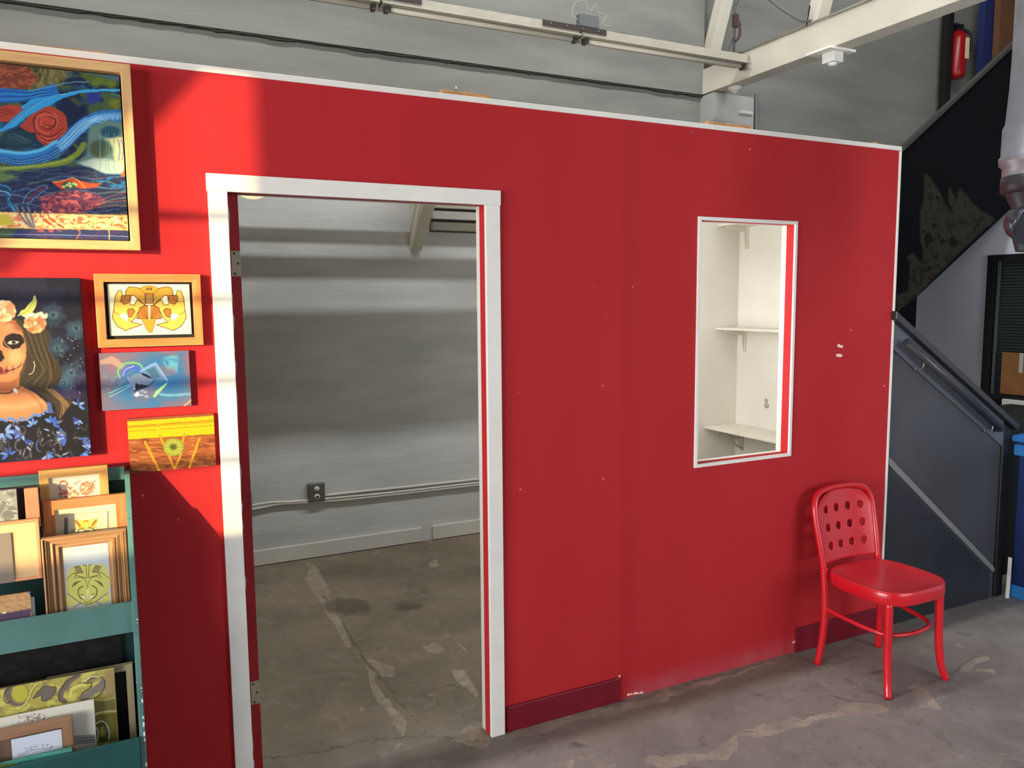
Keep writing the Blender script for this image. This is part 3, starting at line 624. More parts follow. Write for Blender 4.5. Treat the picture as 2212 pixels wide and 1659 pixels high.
# upper flight with painted side panel (far side)
uf = empty('upper_stair_flight', (5.2, 1.05, 1.2), 'black side panel of the upper stair flight with a dim rock-like mural', 'stair flight')
MURAL = paint_mat('matt_mural_paint', .9, spec=.1)
def up(x): return 2.734-.03+.73*(x-4.74)
def lo(x): return 1.719+.6488*(x-4.936)
pp = Pic(3.45, 5.99, 1.2, 3.65, 1.0, .009, 1900, 300, 4.147, (8, 8, 13)); pp.wob(6, 20)
for pts in [[(400, 310), (440, 330), (490, 400), (560, 520), (600, 600), (640, 640), (680, 680), (650, 640), (615, 560), (612, 470), (630, 430), (660, 500), (695, 540), (700, 470), (720, 430), (760, 480), (850, 590), (920, 650), (1000, 690), (1040, 720), (700, 1030), (340, 1400), (160, 1550), (150, 1400), (260, 1360), (270, 1130), (245, 1060), (300, 1020), (370, 1110), (390, 1000), (360, 900), (360, 650), (395, 520)]]:
    pp.poly(pts, (47, 43, 34), 14)
reg = [(245, 310), (1040, 310), (1040, 1500), (150, 1550)]
d = pp.c[:, 0] > 30
n = fbm(pp.a/38, pp.b/38); pp.mix(np.clip((n-.55)*8, 0, 1)*d, (28, 26, 22), .8)
for cx, cy, r in [(440, 890, 45), (490, 770, 25), (655, 920, 42), (560, 915, 28), (430, 960, 18), (510, 1050, 20), (440, 1150, 18), (395, 830, 20), (520, 520, 22)]:
    pp.ell(cx, cy, r, r*1.1, (22, 20, 18), 8); pp.line([(cx-r, cy), (cx-r*.7, cy-r*.9), (cx, cy-r*1.15), (cx+r*.7, cy-r*.9), (cx+r, cy)], 4, (84, 78, 66), 4, .8)
# keep only the sloping band
o = None
msk = (pp.Z <= up(pp.X)) & ((pp.Z >= lo(pp.X)) | (pp.X < 4.93))
V = np.stack([pp.X, np.full_like(pp.X, .999), pp.Z], 1)
I = np.arange(pp.gx*pp.gz).reshape(pp.gz, pp.gx)
# sheared grid so the band keeps straight edges
u = np.linspace(4.93, 5.99, 130); vv = np.linspace(0, 1, 160)
U, VV = np.meshgrid(u, vv)
def band(name, U, Zl, Zu, VV):
    Z = Zl+(Zu-Zl)*VV; X = U.ravel(); Z = Z.ravel()
    p2 = Pic.__new__(Pic); p2.X = X; p2.Z = Z; p2.y = 1.0; p2.gx = U.shape[1]; p2.gz = U.shape[0]; p2.rect = (X.min(), X.max(), Z.min(), Z.max())
    x0, x1, z0, z1 = pp.rect
    ix = np.clip(((X-x0)/(x1-x0)*(pp.gx-1)).round().astype(int), 0, pp.gx-1); iz = np.clip(((Z-z0)/(z1-z0)*(pp.gz-1)).round().astype(int), 0, pp.gz-1)
    p2.c = pp.c[iz*pp.gx+ix]; return p2.build(name, uf, .06, MURAL, side=(14, 14, 18))
band('side_panel', U, lo(U), up(U), VV)
u = np.linspace(3.45, 4.93, 160); U, VV = np.meshgrid(u, vv); band('landing_panel', U, 1.15+0*U, up(U), VV)
mk('top_rail', MB().prism([(3.45, up(3.45)), (5.99, up(5.99)), (5.99, up(5.99)+.03), (3.45, up(3.45)+.03)], 1, .99, 1.03), mat('rail_brown_black', (52, 50, 46), .6), uf)
mk('soffit', MB().prism([(4.93, lo(4.93)), (5.99, lo(5.99)), (5.99, lo(5.99)+.03), (4.93, lo(4.93)+.03)], 1, 1.06, 2.5), BLACKP, uf)
# white wall closing the space under the upper flight, with a window
XW = 6.0
WALLW = mat('cool_white_wall', (212, 214, 222), .7, noise=.04, nscale=2)
ww = MB()
for y0, y1, z0, z1 in [(1.175, YB, 0.0, 2.9), (-3.5, 1.175, 2.03, 2.9), (-3.5, -.4, 0.0, 2.03), (-.4, 1.175, .0, .88)]: ww.box(XW, XW+.12, y0, y1, z0, z1, 1 if z1 < .9 else 0)
struct(mk('wall_white_side', ww, [WALLW, BLACKP])).name = 'wall_right_near'
struct(mk('trim_4', box(4.915, 4.93, 1.0, 1.06, 1.30, 1.72), WALLW))
wn = MB(); wn.box(XW-.02, XW+.02, 1.13, 1.19, .93, 2.03); wn.box(XW-.02, XW+.02, -.42, -.36, .93, 2.03); wn.box(XW-.02, XW+.02, -.36, 1.13, 1.985, 2.03); wn.box(XW-.02, XW+.02, -.36, 1.13, .93, .965)
w4 = struct(mk('window_4', wn, BLACK))
mk('inner_bead', MB().box(XW-.004, XW+.012, 1.10, 1.118, .965, 1.985), mat('alu_bead', (120, 124, 122), .4, .7), w4)
bl_ = MB()
for k in range(44): bl_.box(XW+.022, XW+.028, -.36, 1.13, .97+k*.0232, .97+k*.0232+.019)
mk('blind', bl_, mat('dark_green_blind', (34, 44, 44), .6), w4)
gm = mat('dark_glass', (20, 26, 26), .08); mk('window_pane', box(XW+.06, XW+.064, -.36, 1.13, .965, 1.985), gm, w4)
gm.node_tree.nodes['Principled BSDF'].inputs['Transmission Weight'].default_value = .85
gm.node_tree.nodes['Principled BSDF'].inputs['IOR'].default_value = 1.1
mk('sill', box(XW-.05, XW+.02, -.42, 1.0, .885, .935), WHITE, w4, bevel=.003)
y0 = at(2165, 800, 0, XW)[1]
cbx = empty('cardboard_sheet', (XW-.012, y0-.25, .97), 'brown cardboard sheet taped inside the black framed window', 'cardboard')
mk('sheet', box(XW-.012, XW-.006, y0-.5, y0, .972, 1.29), mat('brown_cardboard', (150, 100, 52), .8, noise=.12, nscale=6), cbx)
mk('tape', box(XW-.0135, XW-.012, y0-.16, y0-.13, 1.14, 1.29), mat('tape', (190, 180, 165), .4), cbx)
# blue bin
bn = empty('recycling_bin', (4.72, -.36, 0), 'blue recycling bin with lighter blue rim and base at the right edge', 'bin')
BLU = mat('navy_plastic', (14, 38, 92), .45, noise=.1, nscale=6); LB = mat('light_blue_plastic', (44, 120, 190), .4, noise=.08, nscale=6)
mk('body', box(4.455, 4.98, -.68, -.03, .075, .86), BLU, bn, bevel=.01); mk('base_band', box(4.445, 4.99, -.69, -.02, 0.0, .075), LB, bn, bevel=.006)
mk('rim', box(4.44, 5.0, -.70, -.01, .82, .885), LB, bn, bevel=.008); mk('lid', MB().box(4.43, 5.01, -.71, 0.0, .898, .938), LB, bn, bevel=.01)
mk('lid_gap', box(4.45, 4.99, -.69, -.02, .885, .898), BLU, bn)
tag(mk('storage_cabinet', MB().box(4.46, 5.4, .2, .6, 0, .98), BLACKP, bevel=.005), 'black low cabinet in the dark corner behind the blue bin', 'cabinet')
# mezzanine things
struct(mk('trim_5', box(6.12, 9.0, -1.0, YB, 2.85, 2.95), ROOMW)).name = 'floor_upper'
fx = empty('fire_extinguisher', (7.26, 2.42, 3.8), 'red fire extinguisher hung on the upper wall beside the black pole', 'fire extinguisher')
mk('cylinder', MB().lathe((7.26, 2.42, 3.86), [(0, -.06), (.06, -.055), (.075, -.03), (.078, 0), (.078, .30), (.065, .35), (.03, .385), (.0, .39)], (0, 0, 1), 26), mat('extinguisher_red', (150, 14, 20), .3), fx)
mk('valve', MB().box(7.23, 7.29, 2.39, 2.45, 4.24, 4.28).box(7.19, 7.31, 2.4, 2.44, 4.28, 4.3), BLACK, fx)
mk('hose', MB().tube(ribbon([(7.29, 2.4, 4.26), (7.37, 2.37, 4.2), (7.36, 2.36, 4.05)], 6), .013, 10), BLACK, fx)
mk('label_plate', MB().box(7.26, 7.312, 2.338, 2.346, 3.97, 4.16), mat('extinguisher_label', (225, 210, 170), .5), fx)
tag(mk('black_pole', MB().box(7.085, 7.16, 2.40, 2.47, 2.95, 4.39), BLACK), 'flat black vertical pole on the upper wall left of the fire extinguisher', 'pole')
tag(mk('blue_panel', box(7.54, 7.69, 2.35, 2.42, 2.95, 4.56), mat('dark_blue_fabric', (24, 38, 92), .7)), 'narrow dark blue vertical panel on the upper floor left of the brown board', 'panel')
tag(mk('brown_board', box(7.66, 8.8, 2.28, 2.34, 2.95, 5.0), mat('hardboard', (110, 72, 46), .8, noise=.12, nscale=3)), 'tall brown board leaning on the upper floor wall at the top right', 'board')
# foil duct in the right foreground
du = empty('air_duct', (2.45, -.95, 1.6), 'shiny metal air duct hanging vertically at the right edge', 'duct')
P = at(2262, 200, 1, -.9); dx, dy = P[0], -.9
FOIL = mat('foil_duct', (150, 154, 162), .42, .6, noise=.1, nscale=9, bump=.5, bscale=10)
zt = at(2190, -60, 1, dy)[2]; zf = lambda py: at(2190, py, 1, dy)[2]
r0 = abs(at(2240, 200, 1, dy)[0]-at(2192, 200, 1, dy)[0])*.9
prof = []
for py, k in [(-80, 1), (100, 1), (170, 1.02), (250, 1.08), (262, 1.15), (325, 1.16), (330, 1.22), (345, 1.2), (352, 1.1), (375, 1.1)]: prof.append((r0*k, zf(py)))
mk('pipe', MB().lathe((dx, dy, 0), prof, (0, 0, 1), 40), FOIL, du)
mk('clamp', MB().lathe((dx, dy, 0), [(r0*1.08, zf(372)), (r0*1.13, zf(374)), (r0*1.13, zf(408)), (r0*1.0, zf(412))], (0, 0, 1), 40), mat('dark_clamp', (60, 62, 66), .4, .5), du)
mk('reducer', MB().lathe((dx, dy, 0), [(r0*1.0, zf(410)), (r0*.8, zf(440)), (r0*.75, zf(500)), (r0*.6, zf(540))], (0, 0, 1), 40), mat('dark_foil', (60, 63, 70), .4, .5), du)
q1 = at(2196, 482, 1, dy)
mk('elbow', MB().tube(ribbon([(dx, dy, zf(450)), (dx-.02, dy-.01, zf(478)), (q1[0], dy-.02, q1[2]), (q1[0]-.012, dy-.05, q1[2]-.01)], 8), [.02+.0022*i for i in range(25)], 24), mat('smoked_foil', (70, 72, 78), .2, .5), du)
# ------------------------------------------------------------------ red bentwood chair
CR = mat('red_lacquer', (205, 22, 36), .30, noise=.06, nscale=5, coat=.25, bump=.06, bscale=40)
CSEAT = mat('worn_red_seat', (190, 34, 44), .28, noise=.12, nscale=4, coat=.2)
CX, CY = 3.02, -.31
chair = empty('dining_chair', (CX, CY, 0), 'red painted bentwood chair with round holes in its backrest, against the red wall', 'chair')
def C(x, y, z): return (CX+x, CY+y, z)
def sq(hwf, hwb, y0, y1, n=64, e=3.2):          # rounded square outline, wider at the front or back
    out = []
    for k in range(n):
        a = 2*math.pi*k/n; c, s = math.cos(a), math.sin(a)
        X = abs(c)**(2/e)*(1 if c >= 0 else -1); Y = abs(s)**(2/e)*(1 if s >= 0 else -1)
        y = (y0+y1)/2+Y*(y1-y0)/2; t = (Y+1)/2; out.append(((hwf*(1-t)+hwb*t)*X, y))
    return out
o1 = sq(.212, .205, -.222, .185)
seat = MB(); rings = []
for sc_, z in ((.97, .405), (.985, .400), (1.0, .408), (1.0, .4535), (.994, .458), (.975, .4585), (.93, .455), (.6, .446), (.25, .443)):
    rings.append([C(x*sc_, (y+.018)*sc_-.018, z) for x, y in o1])
n = len(o1); vs = [p for r in rings for p in r]
fs = [(i*n+k, i*n+(k+1) % n, (i+1)*n+(k+1) % n, (i+1)*n+k) for i in range(len(rings)-1) for k in range(n)]
seat.add(vs, fs, 0, True)
o = len(seat.v); seat.add([C(0, -.018, .443)], [], 0)
b0 = (len(rings)-1)*n
seat.f += [(b0+k, b0+(k+1) % n, o) for k in range(n)]; seat.mi += [0]*n; seat.sm += [True]*n
seat.f.append(tuple(range(n-1, -1, -1))); seat.mi.append(0); seat.sm.append(False)
mk('seat', seat, CSEAT, chair)
rim = MB(); rr = []
for sc_, z in ((1.001, .402), (1.012, .406), (1.012, .450), (1.001, .4545)): rr.append([C(x*sc_, (y+.018)*sc_-.018, z) for x, y in o1])
rim.add([p for r in rr for p in r], [(i*n+k, i*n+(k+1) % n, (i+1)*n+(k+1) % n, (i+1)*n+k) for i in range(3) for k in range(n)], 0, True)
mk('seat_rim', rim, CR, chair, fix=False)
# front legs, swept out at the foot
for s, fx, fy in ((-1, -.172, -.193), (1, .188, -.198)):
    mk('leg', MB().tube(ribbon([C(s*.165, -.165, .41), C(s*.166, -.168, .30), C(s*.168, -.172, .16), C(s*.176, -.184, .06), C(s*.19, -.20, 0.0)], 6), [.0185-.00010*i for i in range(25)], 16), CR, chair)
# rear legs continue into the hoop of the back
for s in (-1, 1):
    mk('leg', MB().tube(ribbon([C(s*.206, .168, 0), C(s*.196, .158, .10), C(s*.188, .152, .22), C(s*.183, .158, .34), C(s*.181, .168, .43), C(s*.181, .172, .46)], 6), [.0155+.0001*i for i in range(31)], 16), CR, chair)
hoop = []
for s in (-1,):
    hoop = [(-.181, .172, .455), (-.186, .190, .55), (-.192, .215, .66), (-.188, .232, .74), (-.160, .245, .788), (-.10, .252, .808), (0, .256, .814)]
hoop = hoop+[(-x, y, z) for x, y, z in hoop[-2::-1]]
mk('back_frame', MB().tube([C(*p) for p in ribbon(hoop, 8)], .0150, 16), CR, chair)
# pierced curved backrest
def bmap(u, v):                                  # u -1..1, v 0..1
    z = .478+v*.324
    hw = .166+.012*math.sin(v*math.pi*.6)
    if v > .70: hw *= math.sqrt(max(0, 1-((v-.70)/.30)**2*.55))
    y = .176+(z-.455)*.20+.020*(1-u*u)
    t_ = max(0, v-.6)/.4; zz = z-.020*u*u*t_*t_
    return C(hw*u, y-.006, zz)
bk = MB(); us = [-1, -.87, -.435, 0, .435, .87, 1]; vsn = [0, .085, .345, .605, .865, 1]
cell = {}
K = 24
for i in range(6):
    for j in range(5):
        u0, u1, v0, v1 = us[i], us[i+1], vsn[j], vsn[j+1]
        cu, cv = (u0+u1)/2, (v0+v1)/2; ru, rv = .0175/.172, .0185/.324; solid = i in (0, 5) or j in (0, 4)
        R0, R1, R2 = [], [], []
        for k in range(K):
            a = 2*math.pi*k/K; c, s = math.cos(a), math.sin(a); q_ = max(abs(c), abs(s)); eu, ev = c/q_*(u1-u0)/2, s/q_*(v1-v0)/2
            R0.append(bmap(cu+eu, cv+ev))
            R1.append(bmap(cu+eu*.55, cv+ev*.55) if solid else bmap(cu+ru*c*1.2, cv+rv*s*1.2)); R2.append(bmap(cu, cv) if solid else bmap(cu+ru*c, cv+rv*s))
        bk.add(R0+R1+R2, [(r*K+k, r*K+(k+1) % K, (r+1)*K+(k+1) % K, (r+1)*K+k) for r in (0, 1) for k in range(K)], 0, True)
bo = mk('backrest', bk, CR, chair)
bmm = bmesh.new(); bmm.from_mesh(bo.data); bmesh.ops.remove_doubles(bmm, verts=bmm.verts, dist=.0002); bmesh.ops.recalc_face_normals(bmm, faces=bmm.faces); bmm.to_mesh(bo.data); bmm.free()
sd = bo.modifiers.new('solid', 'SOLIDIFY'); sd.thickness = .008; sd.offset = 0
# bent ring between the legs
ring = [(-.187, .150, .274), (-.181, .08, .266), (-.172, -.02, .258), (-.155, -.11, .253), (-.125, -.150, .251), (-.07, -.172, .25), (0, -.180, .25), (.07, -.172, .25), (.125, -.150, .251), (.155, -.11, .253), (.172, -.02, .258), (.181, .08, .266), (.187, .150, .274)]
mk('stretcher', MB().tube([C(*p) for p in ribbon(ring, 7)], .0095, 12), CR, chair)
# ------------------------------------------------------------------ wooden picture frames
def wood(name, col, col2, vert):
    return mat(name+('_vertical' if vert else '_horizontal'), col, .5, nscale=9, stretch=(7, 7, .6) if vert else (.6, 7, 7), col2=col2, bump=.12, bscale=40)
def frame_mesh(x0, x1, z0, z1, wd, yf, yb, prof=None, wt=None):
    """mitred frame; prof = list of (fraction across from outer to inner, depth in front of back)"""
    d = yb-yf; prof = prof or [(0, 0), (0, d), (1, d), (1, 0)]
    M_ = MB(); wt = wt or wd
    def pt(corner, f, h):
        cx, cz = corner; ix = x0+wd*f if cx == 0 else x1-wd*f; iz = z0+wt*f if cz == 0 else z1-wt*f
        return (ix, yb-h, iz)
    cs = [(0, 0), (1, 0), (1, 1), (0, 1)]
    for i in range(4):
        a, b_ = cs[i], cs[(i+1) % 4]; vs = [pt(a, *p) for p in prof]+[pt(b_, *p) for p in prof]; n_ = len(prof)
        M_.add(vs, [(k, (k+1) % n_, (k+1) % n_+n_, k+n_) for k in range(n_)], 1 if i % 2 else 0)
    return M_
def backplate(parent, x0, x1, z0, z1, y0, y1, m_, name='backing_board'): return mk(name, box(x0, x1, y0, y1, z0, z1), m_, parent)
def rect_px(tr, br, left_x, y, tl=None):
    """rectangle on plane y from photo top right and bottom right corners"""
    A = at(*tr, 1, y); B = at(*br, 1, y); x1 = (A[0]+B[0])/2
    x0 = at(left_x[0], left_x[1], 1, y)[0] if isinstance(left_x, tuple) else left_x
    return x0, x1, B[2], A[2]
BLK = mat('black_mat_board', (22, 20, 20), .6, noise=.2)
Q = 3.318
# 1. large framed painting
g = empty('large_framed_painting', (-.32, -.02, 1.868), 'largest painting, blue and red swirls in a pale wood frame, top left', 'painting')
fw = .0265
oak = ('pale_oak', (222, 180, 124), (204, 158, 104)); x0, x1, z0, z1 = -.70, .040, 1.868, 2.405
mk('frame', frame_mesh(x0, x1, z0, z1, fw, -.048, -.002), [wood(*oak, False), wood(*oak, True)], g, bevel=.0015)
backplate(g, x0+.005, x1-.005, z0+.005, z1-.005, -.008, -.001, BLK)
p = Pic(x0+fw+.004, x1-fw-.004, z0+fw+.003, z1-fw-.006, -.030, .0013, 0, 80, Q, (38, 62, 78))
p.wob(26, 70)
G = lambda c, sx, sy, lo, hi, al=1, off=0, region=None: p.nz(c, sx, sy, lo, hi, al, region, off)
G((26, 84, 128), 130, 60, .45, .6); G((70, 88, 48), 110, 70, .52, .62, .9, 9); G((22, 34, 62), 90, 45, .52, .6, .9, 21)
top = [(-1600, 100), (520, 170), (450, 330), (200, 420), (-1600, 400)]
p.poly(top, (92, 88, 52), 40); G((128, 118, 76), 14, 60, .5, .6, .8, 33, top); G((54, 52, 34), 18, 70, .52, .6, .8, 41, top)
p.poly([(-200, 260), (60, 200), (180, 205), (270, 290), (200, 370), (40, 400), (-200, 400)], (112, 54, 40), 20); G((160, 84, 58), 40, 16, .5, .58, .8, 3, [(-200, 250), (250, 210), (260, 340), (-200, 400)])
for i in range(9): p.line([(380+i*18, 190+(i % 3)*20), (400+i*16, 260), (430+i*14, 300)], 4, (150, 140, 96), 4, .5)
p.poly([(480, 190), (900, 230), (900, 330), (700, 300), (520, 240)], (62, 98, 124), 26); p.poly([(560, 250), (760, 280), (880, 350), (740, 360), (600, 330)], (72, 92, 40), 22, .8)
p.poly([(620, 400), (720, 390), (720, 470), (640, 500)], (40, 54, 128), 12, .8)
for cx, cy in ((535, 480), (820, 480), (700, 320), (800, 340)): p.ell(cx, cy, 52, 38, (92, 112, 44), 26, .75)
p.line([(800, 410), (860, 440), (870, 490), (830, 525), (820, 480), (850, 470)], 9, (110, 128, 60), 6, .8)
p.poly([(430, 420), (640, 500), (620, 600), (500, 660), (440, 560)], (18, 32, 62), 30, .8)
p.wob(5, 30)
# winged blue ribbon
p.poly([(-400, 400), (30, 366), (90, 372), (230, 380), (390, 332), (430, 412), (250, 452), (120, 470), (-400, 480)], (28, 100, 172), 8)
for k in range(5): p.line([(-100, 400+k*18), (60, 385+k*20), (170, 400+k*14), (330, 380+k*10)], 5, (66, 148, 204) if k % 2 else (14, 52, 110), 4, .8)
p.line([(200, 390), (380, 350), (520, 325), (640, 322)], 7, (96, 150, 180), 4, .9)
p.poly([(-60, 670), (20, 655), (70, 600), (150, 500), (240, 440), (430, 412), (540, 385), (640, 374), (892, 372), (892, 392), (700, 392), (560, 405), (450, 440), (330, 505), (210, 560), (110, 640), (50, 665), (-60, 700)], (44, 146, 208), 5, smooth=False)
for k in range(6): p.line([(40+k*8, 640-k*2), (150+k*18, 540-k*8), (260+k*26, 470-k*9), (400+k*14, 425-k*3)], 4, (12, 62, 120) if k % 2 == 0 else (110, 190, 228), 3, .85)
p.line([(430, 412), (560, 392), (720, 380), (892, 384)], 3, (150, 200, 220), 3, .8)
# roses
RD, RDK, RL = (160, 60, 48), (84, 22, 28), (196, 92, 72)
p.poly([(-60, 520), (60, 484), (130, 486), (165, 520), (60, 610), (-60, 600)], RD, 6); 
for r in (20, 45, 70): p.line([(40+r*math.cos(t), 560+r*.6*math.sin(t)) for t in np.linspace(2.6, 6.2, 9)], 6, RDK, 4, .8)
p.poly([(140, 640), (220, 560), (330, 500), (410, 515), (470, 570), (485, 660), (460, 740), (400, 785), (320, 775), (265, 730), (255, 690), (200, 680)], RD, 7, smooth=True)
for k, (r, c) in enumerate(((114, RDK), (100, RL), (90, RDK), (76, RL), (64, RDK), (52, RL), (40, RDK), (26, RDK))):
    t0 = .4+k*1.15; jx, jy = 14*math.sin(k*2.3), 10*math.cos(k*1.7)
    p.line([(340+jx+(r-5*t)*math.cos(t0+t), 612+jy+(r-5*t)*.84*math.sin(t0+t)) for t in np.linspace(0, 3.4+(k % 3)*.7, 12)], 7 if c == RDK else 10, c, 5, .8)
p.ell(330, 600, 28, 26, (176, 66, 52), 5)
for k in range(5): p.line([(285+k*6, 690+k*14), (340, 715+k*14), (400, 700+k*14), (452-k*6, 650+k*18)], 6, RL if k % 2 else RDK, 4, .8)
p.ell(130, 735, 128, 66, (22, 52, 70), 14)
for k in range(10): p.line([(30+k*10, 720+(k % 3)*22), (90+k*9, 690+k*8), (160+k*8, 715+k*4)], 3, (84, 112, 118), 3, .55)
# knotted blue net
net = [(-400, 800), (0, 850), (150, 880), (300, 850), (420, 790), (500, 720), (570, 650), (650, 600), (740, 572), (892, 566)]
p.line(net, 92, (40, 110, 178), 14); p.line([(-400, 770), (0, 815), (160, 832), (300, 805), (400, 750)], 26, (84, 176, 218), 10, .8)
nn = ribbon(net, 26)
for k in range(0, len(nn)-1, 3):
    d = nn[min(k+1, len(nn)-1)]-nn[k-1 if k else 0]; d = d/(np.linalg.norm(d)+1e-6); nr = np.array([-d[1], d[0]])
    if nn[k][0] < -60: continue
    if nn[k][0] < 420:
        for o_ in (2, 20, 38): c = nn[k]+nr*o_+d*(o_ % 7); p.ell(c[0], c[1], 9, 4.5, (14, 48, 100), 3, .9, rot=-.1); p.line([(c[0]-10, c[1]+6), (c[0], c[1]+9), (c[0]+11, c[1]+5)], 2.5, (150, 206, 236), 2.5, .6)
    else:
        for o_ in (-22, 4, 26): c = nn[k]+nr*o_*(.9 if nn[k][0] < 640 else .55); r = 15; p.line([(c[0]+r*math.cos(t+k), c[1]+r*.7*math.sin(t+k)) for t in (0, 1.1, 2.2, 3.3, 4.4)], 4, (142, 196, 232), 3, .8)
p.line([(660, 600), (700, 585), (760, 600), (720, 612), (670, 600)], 6, (140, 196, 226), 4)
p.line([(-400, 960), (0, 950), (200, 942), (380, 912), (480, 885), (560, 830), (600, 770)], 44, (112, 132, 52), 16)
p.line([(0, 940), (200, 930), (400, 900), (520, 860)], 10, (158, 172, 84), 8, .7)
# pale dripping field
p.poly([(640, 640), (760, 600), (900, 610), (925, 730), (930, 900), (900, 980), (700, 960), (540, 900), (620, 840)], (96, 124, 118), 24)
p.poly([(745, 725), (900, 715), (925, 880), (860, 930), (820, 905), (810, 800)], (196, 200, 146), 16); p.poly([(560, 900), (700, 862), (900, 900), (880, 980), (760, 985), (640, 945)], (164, 186, 176), 16)
p.ell(790, 680, 70, 42, (34, 78, 98), 18); p.ell(720, 800, 80, 66, (70, 84, 62), 26, .9)
for x in (715, 780, 818, 760): p.line([(x, 690), (x+2, 960)], 6, (96, 158, 176), 4, .7, smooth=False)
for x in (845, 870, 890, 905): p.line([(x, 735), (x+14, 800), (x+8, 880)], 10, (92, 98, 168), 6, .75)
p.line([(600, 860), (700, 880), (860, 890)], 3, (120, 80, 60), 3, .6)
p.poly([(860, 1000), (920, 900), (950, 890), (950, 1010)], (214, 96, 40), 12)
# dark waves
wv = [(-1600, 950), (0, 975), (250, 945), (440, 925), (640, 930), (760, 985), (960, 1010), (960, 1250), (-1600, 1260)]
p.poly(wv, (34, 46, 78), 18)
p.wob(12, 60)
for k in range(26):
    yy = 950+k*12+8*math.sin(k*2.2); c = [(70, 116, 160), (24, 30, 56), (96, 120, 96), (40, 70, 116), (110, 140, 170), (70, 50, 80)][k % 6]
    x0w = -200+(k*137) % 700; p.line([(x0w, yy+20), (x0w+150, yy-10), (x0w+330, yy+14), (x0w+520, yy-6), (x0w+640, yy+12)], 6+(k*5) % 9, c, 7, .55)
p.poly([(-1600, 940), (0, 960), (140, 1000), (60, 1040), (-1600, 1060)], (88, 112, 70), 20, .8)
p.nz((190, 200, 215), 12, 8, .78, .82, .6, wv, 70); p.nz((40, 120, 180), 60, 26, .58, .64, .8, [(700, 1000), (950, 1000), (950, 1110), (700, 1100)], 6)
p.wob(4, 20)
p.poly([(370, 1040), (450, 1030), (520, 1010), (580, 1030), (640, 1050), (730, 1048), (690, 1078), (600, 1088), (520, 1078), (440, 1092)], (206, 76, 44), 6)
p.line([(380, 1042), (450, 1030), (520, 1008), (575, 1040), (610, 1080)], 6, (232, 170, 90), 4); p.ell(500, 1062, 56, 26, (54, 76, 48), 5)
for cx, cy in ((455, 1072), (480, 1062), (505, 1068), (530, 1050), (545, 1060), (500, 1048)): p.ell(cx, cy, 13, 10, (176, 196, 134), 5)
rs = [(280, 1150), (420, 1110), (560, 1100), (700, 1130), (760, 1180), (600, 1260), (300, 1265)]
p.poly(rs, (120, 58, 78), 30, .9); p.nz((186, 92, 92), 24, 16, .5, .56, .9, rs, 15); p.nz((70, 40, 70), 26, 14, .56, .6, .8, rs, 35)
for k in range(6): p.line([(700, 1180+k*8), (800, 1140+k*14), (940, 1100+k*22)], 6, [(170, 80, 100), (60, 50, 70), (150, 130, 90)][k % 3], 5, .7)
for k in range(4): p.line([(-200, 1060+k*30), (0, 1060+k*22), (70, 1090+k*20), (60, 1160+k*12), (110, 1220+k*14)], 12, [(44, 116, 160), (24, 60, 100), (100, 160, 184), (34, 84, 130)][k], 6, .9)
p.line([(160, 1190), (200, 1120), (290, 1070), (335, 1065), (330, 1090), (250, 1150), (200, 1200)], 8, (90, 110, 150), 5); p.line([(190, 1180), (260, 1110), (320, 1080)], 16, (100, 50, 60), 8, .8)
# pale band and blue foot
p.poly([(-1600, 1230), (0, 1250), (400, 1262), (960, 1272), (960, 1386), (480, 1374), (-1600, 1362)], (236, 196, 132), 4)
bd = [(-1600, 1262), (400, 1276), (956, 1290), (956, 1378), (480, 1368), (-1600, 1356)]
p.nz((214, 100, 60), 32, 18, .5, .55, .9, bd, 11); p.nz((250, 226, 168), 26, 20, .6, .64, .9, bd, 51); p.poly([(-60, 1270), (60, 1270), (110, 1350), (-60, 1350)], (196, 182, 70), 10, .8)
for k in range(5): p.line([(250+k*26, 1250), (290+k*28, 1310), (370+k*28, 1365)], 7, (150, 56, 40) if k % 2 else (252, 224, 170), 4, .8)
for k in range(3): p.line([(120+k*40, 1220), (160+k*34, 1300), (230+k*10, 1370)], 16, (110, 116, 128), 7, .8)
p.line([(0, 1252), (400, 1264), (952, 1276)], 5, (96, 44, 30), 3); p.line([(0, 1366), (480, 1378), (956, 1386)], 4, (214, 170, 96), 3)
p.poly([(-1600, 1368), (480, 1380), (960, 1388), (970, 1500), (-1600, 1490)], (48, 56, 96), 4); p.poly([(-1600, 1378), (120, 1378), (60, 1480), (-1600, 1480)], (72, 92, 52), 24, .8); p.nz((84, 58, 96), 60, 40, .55, .62, .6, [(200, 1380), (960, 1390), (960, 1480), (200, 1470)], 5)
p.line([(-200, 1410), (400, 1418), (960, 1430)], 5, (126, 140, 196), 3, smooth=False); p.line([(780, 1385), (784, 1475)], 7, (222, 184, 100), 3, smooth=False)
p.line([(540, 1370), (575, 1400), (545, 1450)], 8, (190, 110, 84), 5); p.nz((190, 90, 80), 22, 12, .55, .6, .8, [(250, 1368), (460, 1376), (440, 1400), (280, 1400)], 5)
p.build('canvas', g, .02, PAINT)

